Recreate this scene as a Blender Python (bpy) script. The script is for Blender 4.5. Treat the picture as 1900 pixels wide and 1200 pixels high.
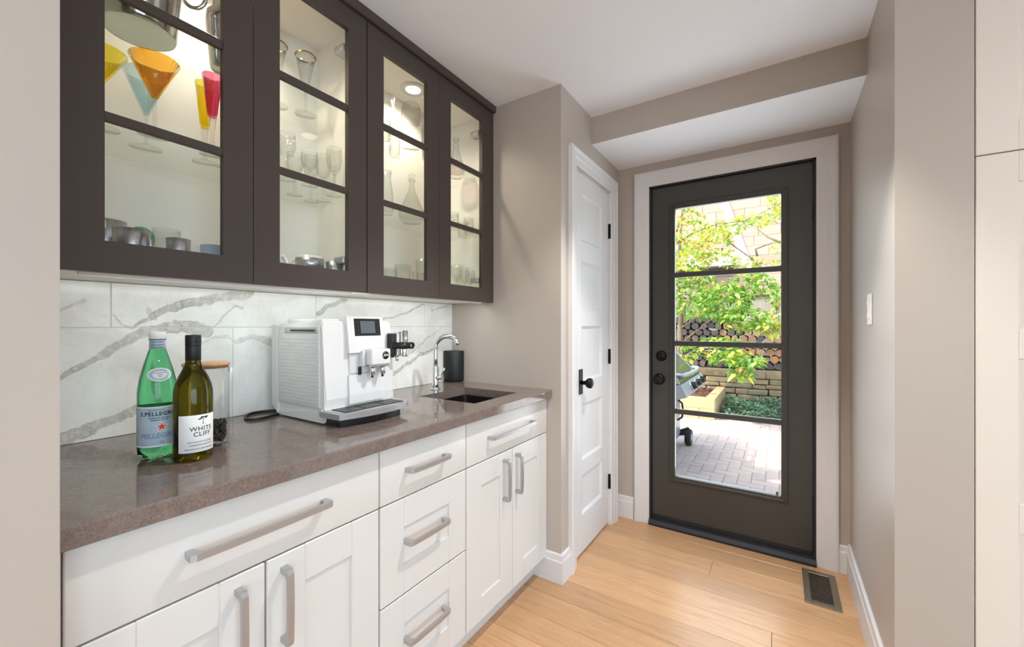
import bpy, bmesh, math, random
from mathutils import Vector, Matrix
random.seed(11)
R = math.radians
SC = bpy.context.scene
COL = SC.collection
for o in list(bpy.data.objects):
    bpy.data.objects.remove(o)

# ------------------------------------------------------------------ camera
FPX, CXP, CYP, CAMH = 763.4, 950.0, 603.0, 1.22
YAW = math.atan2(496, 763.4)
cam = bpy.data.cameras.new('camera')
cam.sensor_width = 36
cam.lens = FPX / 1900 * 36
cam.shift_y = 3 / 1900
cam.clip_start = 0.02
camo = bpy.data.objects.new('camera', cam)
COL.objects.link(camo)
camo.location = (0, 0, CAMH)
camo.rotation_euler = (R(90), 0, YAW)
SC.camera = camo
FW = Vector((-math.sin(YAW), math.cos(YAW), 0))
RT = Vector((math.cos(YAW), math.sin(YAW), 0))
UP = Vector((0, 0, 1))
CAM = Vector((0, 0, CAMH))


def ray(u, v):
    return FW + RT * ((u - CXP) / FPX) + UP * ((CYP - v) / FPX)


def onx(u, v, x):
    d = ray(u, v)
    return CAM + d * (x / d.x)


def ony(u, v, y):
    d = ray(u, v)
    return CAM + d * (y / d.y)


def onz(u, v, z):
    d = ray(u, v)
    return CAM + d * ((z - CAMH) / d.z)


def proj(p):
    d = Vector(p) - CAM
    w = d.dot(FW)
    return (CXP + FPX * d.dot(RT) / w, CYP - FPX * d.z / w, w)


# ------------------------------------------------------------------ world, sun, window daylight, exposure
SC.view_settings.view_transform = 'Standard'
SC.view_settings.look = 'None'
SC.view_settings.gamma = 1
SC.view_settings.use_curve_mapping = False
SC.view_settings.exposure = 0.24
try:
    SC.cycles.transparent_max_bounces = 40
    SC.cycles.max_bounces = 14
    SC.cycles.transmission_bounces = 14
    SC.cycles.glossy_bounces = 6
    SC.cycles.diffuse_bounces = 6
    SC.cycles.sample_clamp_indirect = 6.0
except Exception:
    pass
W = bpy.data.worlds.new('world')
SC.world = W
W.use_nodes = True
wn = W.node_tree.nodes
wn.clear()
wo = wn.new('ShaderNodeOutputWorld')
wb = wn.new('ShaderNodeBackground')
ws = wn.new('ShaderNodeTexSky')
ws.sky_type = 'NISHITA'
ws.sun_disc = False
ws.sun_elevation = R(48)
ws.sun_rotation = R(210)
ws.air_density = 1.0
ws.dust_density = 2.5
ws.ozone_density = 1.0
wb.inputs['Strength'].default_value = 0.62
W.node_tree.links.new(ws.outputs[0], wb.inputs['Color'])
W.node_tree.links.new(wb.outputs[0], wo.inputs[0])


def light(name, kind, loc, energy, color=(1, 1, 1), aim=None, **kw):
    l = bpy.data.lights.new(name, kind)
    l.energy = energy
    l.color = color
    for k, v in kw.items():
        setattr(l, k, v)
    o = bpy.data.objects.new(name, l)
    COL.objects.link(o)
    o.location = loc
    if aim is not None:
        o.rotation_euler = (Vector(aim) - Vector(loc)).to_track_quat('-Z', 'Y').to_euler()
    return o


light('sun_light', 'SUN', (-4, -2, 9), 3.6, (1.0, 0.95, 0.86), aim=(-4 + 4.5, -2 + 5.0, 9 - 8.2), angle=R(1.2))
# daylight arriving through the two big windows of the room behind the camera
light('window_daylight', 'AREA', (1.7, -4.12, 1.35), 7, (1.0, 0.97, 0.93), aim=(1.7, 0, 1.35),
      shape='RECTANGLE', size=3.2, size_y=1.9)
light('window_daylight.001', 'AREA', (4.02, -1.3, 1.35), 98, (0.66, 0.86, 1.0), aim=(0, -1.3, 1.35),
      shape='RECTANGLE', size=3.2, size_y=1.9)
# added area lamp at the glazed door, standing in for yard daylight
light('door_fill_lamp', 'AREA', (-0.26, 2.70, 1.12), 8, (0.80, 0.92, 1.0), aim=(-0.26, 0, 1.12),
      shape='RECTANGLE', size=0.54, size_y=1.58)

# ------------------------------------------------------------------ materials
def lin(c):
    def f(x):
        x /= 255.0
        return x / 12.92 if x <= 0.04045 else ((x + 0.055) / 1.055) ** 2.4
    return tuple(f(x) for x in c) + (1.0,)


def sv(c, k):
    return tuple(max(0, min(1, x * k)) for x in c[:3]) + (1.0,)


class NT:
    def __init__(self, name):
        self.m = bpy.data.materials.new(name)
        self.m.use_nodes = True
        self.t = self.m.node_tree
        self.t.nodes.clear()
        self.out = self.t.nodes.new('ShaderNodeOutputMaterial')

    def n(self, kind, **kw):
        nd = self.t.nodes.new(kind)
        for k, v in kw.items():
            setattr(nd, k, v)
        return nd

    def l(self, a, b):
        self.t.links.new(a, b)

    def coord(self, kind='Object', scale=(1, 1, 1), rot=(0, 0, 0)):
        tc = self.n('ShaderNodeTexCoord')
        mp = self.n('ShaderNodeMapping')
        mp.inputs['Scale'].default_value = scale
        mp.inputs['Rotation'].default_value = rot
        self.l(tc.outputs[kind], mp.inputs[0])
        return mp.outputs[0]

    def noise(self, vec, scale, detail=4, rough=0.55, dist=0.0):
        nz = self.n('ShaderNodeTexNoise')
        nz.inputs['Scale'].default_value = scale
        nz.inputs['Detail'].default_value = detail
        nz.inputs['Roughness'].default_value = rough
        nz.inputs['Distortion'].default_value = dist
        self.l(vec, nz.inputs['Vector'])
        return nz

    def ramp(self, fac, stops):
        r = self.n('ShaderNodeValToRGB')
        e = r.color_ramp.elements
        while len(e) < len(stops):
            e.new(0.5)
        for i, (p, c) in enumerate(stops):
            e[i].position = p
            e[i].color = c
        self.l(fac, r.inputs[0])
        return r.outputs[0]

    def mix(self, fac, a, b, blend='MIX'):
        mx = self.n('ShaderNodeMix', data_type='RGBA', blend_type=blend)
        for sock, v in ((mx.inputs[0], fac), (mx.inputs[6], a), (mx.inputs[7], b)):
            if hasattr(v, 'is_output') or hasattr(v, 'links'):
                self.l(v, sock)
            else:
                sock.default_value = v
        return mx.outputs[2]

    def math(self, op, a, b=None, clamp=False):
        nd = self.n('ShaderNodeMath', operation=op, use_clamp=clamp)
        for i, v in enumerate((a, b)):
            if v is None:
                continue
            if hasattr(v, 'links'):
                self.l(v, nd.inputs[i])
            else:
                nd.inputs[i].default_value = v
        return nd.outputs[0]

    def princ(self, col, rough=0.5, metal=0.0, bump=None, bstr=0.1, bdist=0.01, **kw):
        p = self.n('ShaderNodeBsdfPrincipled')
        for nm, v in (('Base Color', col), ('Roughness', rough), ('Metallic', metal)):
            if hasattr(v, 'links'):
                self.l(v, p.inputs[nm])
            else:
                p.inputs[nm].default_value = v
        for k, v in kw.items():
            p.inputs[k.replace('_', ' ')].default_value = v
        if bump is not None:
            b = self.n('ShaderNodeBump')
            b.inputs['Strength'].default_value = bstr
            b.inputs['Distance'].default_value = bdist
            self.l(bump, b.inputs['Height'])
            self.l(b.outputs[0], p.inputs['Normal'])
        self.l(p.outputs[0], self.out.inputs[0])
        return p


M = {}


def simple(name, rgb, rough=0.5, metal=0.0, var=0.05, scale=6.0, bstr=0.0, bscale=60.0, stretch=(1, 1, 1), **kw):
    t = NT(name)
    c = lin(rgb)
    v = t.coord(scale=stretch)
    nz = t.noise(v, scale, 4)
    col = t.ramp(nz.outputs[0], [(0.3, sv(c, 1 - var)), (0.7, sv(c, 1 + var))])
    bump = t.noise(v, bscale, 3).outputs[0] if bstr else None
    t.princ(col, rough, metal, bump, bstr, 0.004, **kw)
    M[name] = t.m
    return t.m


simple('wall_paint', (181, 170, 159), 0.42, var=0.012, scale=3, bstr=0.05, bscale=140)
simple('ceiling_paint', (240, 243, 248), 0.9, var=0.012, scale=2, bstr=0.05, bscale=120)
simple('white_trim', (216, 213, 211), 0.32, var=0.012, scale=4)
simple('cabinet_white', (214, 211, 207), 0.33, var=0.01, scale=3)
simple('pantry_cream', (222, 212, 200), 0.38, var=0.01, scale=3)
simple('cabinet_brown', (76, 66, 61), 0.48, var=0.03, scale=4, Specular_IOR_Level=0.3)
simple('cabinet_inside', (242, 238, 230), 0.55, var=0.015, scale=4)
simple('gap_dark', (14, 12, 11), 0.8)
simple('steel_pull', (188, 188, 190), 0.40, 0.8, var=0.03, scale=30, stretch=(1, 1, 8))
simple('chrome', (225, 226, 230), 0.07, 1.0, var=0.01)
simple('polished_steel', (205, 204, 200), 0.16, 1.0, var=0.05, scale=9)
simple('sink_steel', (120, 116, 112), 0.3, 1.0, var=0.05, scale=40, stretch=(8, 1, 1))
simple('door_charcoal', (61, 58, 54), 0.36, var=0.03, scale=5, bstr=0.02, bscale=200)
simple('black_metal', (18, 17, 17), 0.35, 0.6, var=0.1)
simple('black_plastic', (16, 16, 17), 0.35, var=0.1)
simple('black_matte', (20, 21, 22), 0.5, var=0.05)
simple('black_rubber', (24, 25, 32), 0.55, var=0.1)
simple('machine_white', (221, 220, 219), 0.16, var=0.008, scale=3)
simple('machine_side', (212, 212, 210), 0.22, var=0.01, scale=3)
simple('tank_plastic', (208, 209, 207), 0.16, var=0.06, scale=14, stretch=(1, 1, 6), bstr=0.12, bscale=40)
simple('screen_grey', (96, 100, 106), 0.2, var=0.06)
simple('register_bronze', (128, 114, 98), 0.42, 0.5, var=0.06, scale=20)
simple('cap_white', (242, 242, 242), 0.4)
simple('label_white', (238, 236, 234), 0.6, var=0.01)
simple('label_blue', (176, 192, 206), 0.55, var=0.08, scale=40)
simple('ink_black', (30, 30, 34), 0.6)
simple('ink_navy', (30, 42, 66), 0.6)
simple('ink_blue', (120, 146, 172), 0.6)
simple('star_red', (226, 62, 36), 0.5)
simple('cork_wood', (196, 150, 112), 0.6, var=0.18, scale=18, stretch=(1, 6, 6), bstr=0.1)
simple('coffee_bean', (38, 32, 32), 0.35, var=0.4, scale=60)
simple('switch_white', (240, 238, 234), 0.35)
simple('grout', (206, 204, 198), 0.9)
simple('subfloor', (120, 84, 56), 0.9)
simple('porcelain', (240, 238, 232), 0.2)
simple('silver_ware', (186, 186, 192), 0.34, 0.85, var=0.25, scale=30)
simple('gold_rim', (226, 180, 84), 0.2, 1.0)
simple('fascia_white', (246, 246, 246), 0.5)
simple('exterior_wall', (190, 180, 170), 0.8, var=0.1)
simple('bedding_soil', (82, 66, 52), 0.95, var=0.3, scale=20, bstr=0.4)
simple('paver_sand', (170, 160, 146), 0.95, var=0.15, scale=40)
simple('grill_grey', (126, 130, 130), 0.4, 0.2, var=0.06)
simple('grill_lid', (108, 122, 112), 0.16, 0.75, var=0.08)
simple('grill_light', (186, 192, 194), 0.35, 0.3, var=0.05)
simple('mulch', (116, 82, 66), 0.95, var=0.4, scale=50)
simple('bark', (134, 122, 104), 0.9, var=0.25, scale=14, stretch=(1, 1, .25), bstr=0.5, bscale=26)
simple('log_bark', (70, 60, 54), 0.95, var=0.35, scale=30, bstr=0.5, bscale=50)
simple('spacer_grey', (120, 124, 124), 0.45)
simple('hook_brown', (120, 70, 30), 0.6)


def wood_mat(name, rgb, axis, rough, scale=5.0, var=0.16, streak=22.0, glossy_bump=0.05):
    """grain streaks along one axis; each object gets its own shade from its random number"""
    t = NT(name)
    c = lin(rgb)
    st = [streak, streak, streak]
    st['xyz'.index(axis)] = 1.2
    oi = t.n('ShaderNodeObjectInfo')
    tc = t.n('ShaderNodeTexCoord')
    ad = t.n('ShaderNodeVectorMath', operation='MULTIPLY_ADD')
    ad.inputs[1].default_value = tuple(st)
    cm = t.n('ShaderNodeCombineXYZ')
    sh = t.math('MULTIPLY', oi.outputs['Random'], 37.0)
    for i in range(3):
        t.l(sh, cm.inputs[i])
    t.l(tc.outputs['Object'], ad.inputs[0])
    t.l(cm.outputs[0], ad.inputs[2])
    nz = t.noise(ad.outputs[0], scale * 0.4, 8, 0.62, 1.2)
    fine = t.noise(ad.outputs[0], scale * 2.4, 5, 0.7)
    col = t.ramp(nz.outputs[0], [(0.28, sv(c, 1 - var * 1.5)), (0.5, c), (0.75, sv(c, 1 + var))])
    col = t.mix(0.35, col, t.ramp(fine.outputs[0], [(0.35, sv(c, 1 - var * 1.6)), (0.6, sv(c, 1 + var * .6))]))
    shade = t.ramp(oi.outputs['Random'], [(0.0, (0.84, 0.83, 0.82, 1)), (1.0, (1.1, 1.09, 1.08, 1))])
    col = t.mix(1.0, col, shade, 'MULTIPLY')
    t.princ(col, rough, 0, fine.outputs[0], glossy_bump, 0.002)
    M[name] = t.m


wood_mat('oak_floor', (203, 159, 117), 'x', 0.30, 5.0, 0.19)
wood_mat('fence_wood', (150, 148, 132), 'z', 0.9, 5.0, 0.18)
wood_mat('timber', (214, 184, 132), 'x', 0.85, 5.0, 0.14)
wood_mat('shingle_tan', (176, 150, 134), 'z', 0.9, 3.0, 0.06, 14)


def varied(name, stops, rough=0.9, scale=8.0, bstr=0.4, bscale=24.0, var=0.25):
    """object-random colour taken from a palette, with mottling and relief"""
    t = NT(name)
    oi = t.n('ShaderNodeObjectInfo')
    n = len(stops)
    base = t.ramp(oi.outputs['Random'], [(i / max(1, n - 1), lin(c)) for i, c in enumerate(stops)])
    v = t.coord()
    nz = t.noise(v, scale, 6, 0.65)
    mul = t.ramp(nz.outputs[0], [(0.3, (1 - var, 1 - var, 1 - var, 1)), (0.7, (1 + var, 1 + var, 1 + var, 1))])
    col = t.mix(1.0, base, mul, 'MULTIPLY')
    t.princ(col, rough, 0, t.noise(v, bscale, 5).outputs[0], bstr, 0.01)
    M[name] = t.m


varied('wall_stone', [(126, 116, 94), (166, 148, 114), (114, 108, 94), (176, 156, 120), (140, 132, 110)], scale=7)
varied('paver_brick', [(214, 196, 180), (220, 200, 184), (206, 190, 176), (224, 206, 188)], scale=16, var=0.08, bstr=0.15)
varied('log_end_fresh', [(190, 130, 84), (206, 150, 100), (172, 128, 96), (186, 150, 120), (150, 110, 84)], scale=22, var=0.2)
varied('log_end_grey', [(84, 80, 82), (104, 98, 96), (72, 70, 76), (118, 104, 92)], scale=22, var=0.25)  # weathered log ends, with the shade of the stack put into the grey


def leaf_mat(name, rgb, trans=0.45):
    t = NT(name)
    c = lin(rgb)
    v = t.coord('Object')
    nz = t.noise(v, 9, 3)
    col = t.ramp(nz.outputs[0], [(0.3, sv(c, 0.82)), (0.7, sv(c, 1.14))])
    d = t.n('ShaderNodeBsdfPrincipled')
    d.inputs['Roughness'].default_value = 0.5
    t.l(col, d.inputs['Base Color'])
    tr = t.n('ShaderNodeBsdfTranslucent')
    t.l(col, tr.inputs[0])
    mx = t.n('ShaderNodeMixShader')
    mx.inputs[0].default_value = trans
    t.l(d.outputs[0], mx.inputs[1])
    t.l(tr.outputs[0], mx.inputs[2])
    t.l(mx.outputs[0], t.out.inputs[0])
    M[name] = t.m


leaf_mat('leaf_yellow_green', (214, 218, 96))
leaf_mat('leaf_green', (116, 168, 62))
leaf_mat('leaf_pale', (168, 206, 116))
leaf_mat('leaf_orange', (206, 150, 90))
leaf_mat('ivy_green', (124, 160, 118), 0.25)
leaf_mat('ivy_dark', (84, 122, 90), 0.2)


def thin_glass(name, tint, refl_ior=1.45, rough=0.0, body=None, body_fac=0.0, edge=0.0, edge_col=(0.5, 0.5, 0.48, 1), facet=0):
    """clear thin-walled glass: see-through tint plus Fresnel reflection, optional coloured body"""
    t = NT(name)
    tr = t.n('ShaderNodeBsdfTransparent')
    tr.inputs[0].default_value = tint
    sh = tr.outputs[0]
    if edge:
        lw = t.n('ShaderNodeLayerWeight')
        lw.inputs['Blend'].default_value = 0.25
        f = t.math('MULTIPLY', lw.outputs['Facing'], edge, True)
        t.l(t.mix(f, tint, edge_col), tr.inputs[0])
    if body:
        d = t.n('ShaderNodeBsdfDiffuse')
        d.inputs[0].default_value = body
        tl = t.n('ShaderNodeBsdfTranslucent')
        tl.inputs[0].default_value = body
        a = t.n('ShaderNodeAddShader')
        h = t.n('ShaderNodeMixShader')
        h.inputs[0].default_value = 0.6
        t.l(d.outputs[0], h.inputs[1])
        t.l(tl.outputs[0], h.inputs[2])
        mb = t.n('ShaderNodeMixShader')
        mb.inputs[0].default_value = body_fac
        t.l(sh, mb.inputs[1])
        t.l(h.outputs[0], mb.inputs[2])
        sh = mb.outputs[0]
    gl = t.n('ShaderNodeBsdfGlossy')
    if facet:
        vo = t.n('ShaderNodeTexVoronoi')
        vo.inputs['Scale'].default_value = facet
        t.l(t.coord(), vo.inputs['Vector'])
        bp = t.n('ShaderNodeBump')
        bp.inputs['Strength'].default_value = 1.0
        bp.inputs['Distance'].default_value = 0.01
        t.l(vo.outputs['Distance'], bp.inputs['Height'])
        t.l(bp.outputs[0], gl.inputs['Normal'])
    gl.inputs['Roughness'].default_value = rough
    fr = t.n('ShaderNodeFresnel')
    fr.inputs[0].default_value = refl_ior
    mx = t.n('ShaderNodeMixShader')
    geo = t.n('ShaderNodeNewGeometry')     # reflect on the outer faces only (no total reflection inside thin walls)
    front = t.math('SUBTRACT', 1.0, geo.outputs['Backfacing'])
    t.l(t.math('MULTIPLY', fr.outputs[0], front), mx.inputs[0])
    t.l(sh, mx.inputs[1])
    t.l(gl.outputs[0], mx.inputs[2])
    t.l(mx.outputs[0], t.out.inputs[0])
    M[name] = t.m


thin_glass('pane_glass', (0.985, 0.99, 0.985, 1), 1.3)
thin_glass('shelf_glass', (0.95, 0.97, 0.955, 1), 1.35)
thin_glass('clear_glass', (0.97, 0.975, 0.97, 1), 1.5, edge=0.32, edge_col=(0.66, 0.66, 0.64, 1))
thin_glass('cut_crystal', (0.975, 0.98, 0.975, 1), 1.95, 0.0, edge=0.45, edge_col=(0.74, 0.74, 0.72, 1), facet=110)
for nm, c in (('orange', (255, 172, 10)), ('yellow', (255, 226, 0)), ('blue', (130, 200, 222)), ('pink', (226, 84, 130)),
              ('red', (238, 60, 30)), ('pale_pink', (240, 170, 180))):
    cc = lin(c)
    k = {'blue': 0.05, 'pale_pink': 0.05}.get(nm, 0.10)
    f = 0.45 if nm in ('blue', 'pale_pink') else 0.02
    tint = tuple((f + (1 - f) * x) ** 0.33 for x in cc[:3]) + (1,)   # four wall faces multiply to the seen colour
    thin_glass(nm + '_glass', tint, 1.45, 0.0, cc, k)


def liquid_glass(name, rgb, ior=1.33, dens=18.0):
    t = NT(name)
    p = t.princ((1, 1, 1, 1), 0.02, 0.0, Transmission_Weight=1.0, IOR=ior)
    c = lin(rgb)
    nz = t.noise(t.coord(), 5, 2)
    t.l(t.ramp(nz.outputs[0], [(0.2, sv(c, 0.94)), (0.8, sv(c, 1.06))]), p.inputs['Base Color'])
    M[name] = t.m


liquid_glass('green_bottle', (120, 222, 158))
liquid_glass('wine_bottle', (110, 100, 8), 1.36)


def emissive(name, rgb, strength):
    t = NT(name)
    e = t.n('ShaderNodeEmission')
    e.inputs[0].default_value = lin(rgb)
    e.inputs[1].default_value = strength
    t.l(e.outputs[0], t.out.inputs[0])
    M[name] = t.m


emissive('puck_glow', (255, 244, 222), 9.0)
emissive('led_glow', (240, 255, 250), 1.0)
emissive('pot_glow', (255, 244, 228), 12.0)


def quartz_mat():
    t = NT('counter_quartz')
    v = t.coord()
    a = t.noise(v, 260, 3, 0.6)
    b = t.noise(v, 30, 5, 0.7)
    c = t.noise(v, 700, 2)
    col = t.ramp(a.outputs[0], [(0.35, lin((104, 90, 84))), (0.55, lin((122, 108, 101))), (0.72, lin((140, 126, 118)))])
    col = t.mix(0.3, col, t.ramp(b.outputs[0], [(0.35, lin((98, 84, 78))), (0.7, lin((140, 128, 120)))]))
    sp = t.ramp(c.outputs[0], [(0.70, (0, 0, 0, 1)), (0.74, (1, 1, 1, 1))])
    col = t.mix(t.math('MULTIPLY', sp, 0.35), col, lin((176, 166, 156)))
    rg = t.ramp(b.outputs[0], [(0.3, (0.05, 0.05, 0.05, 1)), (0.7, (0.10, 0.10, 0.10, 1))])
    t.princ(col, rg, 0, None)
    M['counter_quartz'] = t.m


quartz_mat()
TX = -1.547   # face of the backsplash tiles


def marble_mat():
    """white marble-look tile; grey veins are noise-warped bands along the polylines seen on the wall (y,z in metres)"""
    t = NT('marble_tile')
    tc = t.n('ShaderNodeTexCoord')
    geo = t.n('ShaderNodeNewGeometry')
    pos = geo.outputs['Position']
    nz = t.noise(pos, 9, 5, 0.6)
    nz2 = t.noise(pos, 38, 4, 0.65)
    wv = t.n('ShaderNodeVectorMath', operation='MULTIPLY_ADD')
    t.l(nz.outputs['Color'], wv.inputs[0])
    wv.inputs[1].default_value = (0, 0.05, 0.05)
    wv.inputs[2].default_value = (0, -0.025, -0.025)
    w2 = t.n('ShaderNodeVectorMath', operation='MULTIPLY_ADD')
    t.l(nz2.outputs['Color'], w2.inputs[0])
    w2.inputs[1].default_value = (0, 0.014, 0.014)
    w2.inputs[2].default_value = (0, -0.007, -0.007)
    s1 = t.n('ShaderNodeVectorMath', operation='ADD')
    t.l(wv.outputs[0], s1.inputs[0])
    t.l(w2.outputs[0], s1.inputs[1])
    s2 = t.n('ShaderNodeVectorMath', operation='ADD')
    t.l(pos, s2.inputs[0])
    t.l(s1.outputs[0], s2.inputs[1])
    s3 = t.n('ShaderNodeVectorMath', operation='MULTIPLY')
    t.l(s2.outputs[0], s3.inputs[0])
    s3.inputs[1].default_value = (0, 1, 1)
    P = s3.outputs[0]
    veins = [
        ([(113, 701), (151, 681), (182, 661), (213, 642), (259, 617), (320, 606), (383, 609)], .006, .024, .75),
        ([(113, 820), (157, 798), (213, 772), (254, 752), (340, 715)], .020, .012, .75),
        ([(241, 605), (284, 582), (332, 567), (398, 554), (463, 543)], .004, .020, .8),
        ([(206, 585), (228, 600), (241, 605)], .003, .004, .5),
        ([(392, 606), (440, 568), (452, 572)], .003, .005, .6),
        ([(113, 579), (157, 562)], .004, .006, .45),
        ([(589, 583), (607, 569), (640, 558)], .010, .012, .8),
        ([(660, 605), (718, 592), (760, 576), (787, 565)], .004, .006, .7),
        ([(728, 694), (757, 674), (783, 655), (812, 645)], .012, .008, .8),
        ([(440, 632), (475, 621), (499, 634), (520, 660)], .010, .012, .45),
        ([(764, 653), (790, 630), (822, 606)], .004, .003, .5),
        ([(800, 575), (830, 568)], .005, .008, .5),
        ([(360, 640), (400, 622), (432, 628)], .004, .006, .35),
        ([(276, 575), (290, 588)], .010, .003, .5),
    ]
    total = rim = None
    for pts, w0, w1, op in veins:
        q = [onx(u, v, TX) for u, v in pts]
        n = len(q) - 1
        for i in range(n):
            a = Vector((0, q[i].y, q[i].z))
            b = Vector((0, q[i + 1].y, q[i + 1].z))
            ba = b - a
            wa = w0 + (w1 - w0) * i / n
            wb_ = w0 + (w1 - w0) * (i + 1) / n
            pa = t.n('ShaderNodeVectorMath', operation='SUBTRACT')
            t.l(P, pa.inputs[0])
            pa.inputs[1].default_value = a
            dt = t.n('ShaderNodeVectorMath', operation='DOT_PRODUCT')
            t.l(pa.outputs[0], dt.inputs[0])
            dt.inputs[1].default_value = ba / ba.length_squared
            h = t.math('ADD', dt.outputs['Value'], 0.0, True)
            sc = t.n('ShaderNodeVectorMath', operation='SCALE')
            sc.inputs[0].default_value = ba
            t.l(h, sc.inputs['Scale'])
            df = t.n('ShaderNodeVectorMath', operation='DISTANCE')
            t.l(pa.outputs[0], df.inputs[0])
            t.l(sc.outputs[0], df.inputs[1])
            wd = t.math('MULTIPLY_ADD', h, wb_ - wa)
            wd.node.inputs[2].default_value = wa
            r = t.math('DIVIDE', df.outputs['Value'], wd)
            k = t.n('ShaderNodeMapRange', interpolation_type='SMOOTHSTEP')
            k.inputs['From Min'].default_value = 0.62
            k.inputs['From Max'].default_value = 1.02
            k.inputs['To Min'].default_value = op
            k.inputs['To Max'].default_value = 0
            t.l(r, k.inputs[0])
            total = k.outputs[0] if total is None else t.math('MAXIMUM', total, k.outputs[0])
            pk = t.math('SUBTRACT', 1.0, t.math('MULTIPLY', t.math('ABSOLUTE', t.math('SUBTRACT', r, 0.82)), 6.0), True)
            pk = t.math('MULTIPLY', pk, op)
            rim = pk if rim is None else t.math('MAXIMUM', rim, pk)
    br = t.noise(pos, 55, 5, 0.7)
    brk = t.ramp(br.outputs[0], [(0.34, (0.30, 0.30, 0.30, 1)), (0.62, (1, 1, 1, 1))])
    fac = t.math('MULTIPLY', total, brk)
    cloud = t.noise(pos, 5, 6, 0.6, 0.6)
    base = t.ramp(cloud.outputs[0], [(0.3, lin((222, 220, 214))), (0.55, lin((240, 238, 234))), (0.8, lin((244, 243, 240)))])
    fine = t.noise(pos, 3.2, 9, 0.68, 1.6)
    hair = t.ramp(fine.outputs[0], [(0.485, (0, 0, 0, 1)), (0.5, (0.12, 0.12, 0.12, 1)), (0.515, (0, 0, 0, 1))])
    base = t.mix(hair, base, lin((168, 166, 158)))
    vein_c = t.ramp(br.outputs[0], [(0.3, lin((128, 124, 112))), (0.7, lin((176, 173, 162)))])
    col = t.mix(fac, base, vein_c)
    streak = t.ramp(t.noise(pos, 16, 4, 0.6).outputs[0], [(0.45, (0, 0, 0, 1)), (0.6, (0.75, 0.75, 0.75, 1))])
    col = t.mix(t.math('MULTIPLY', rim, streak), col, lin((104, 100, 88)))
    t.princ(col, 0.18)
    M['marble_tile'] = t.m


marble_mat()


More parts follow.
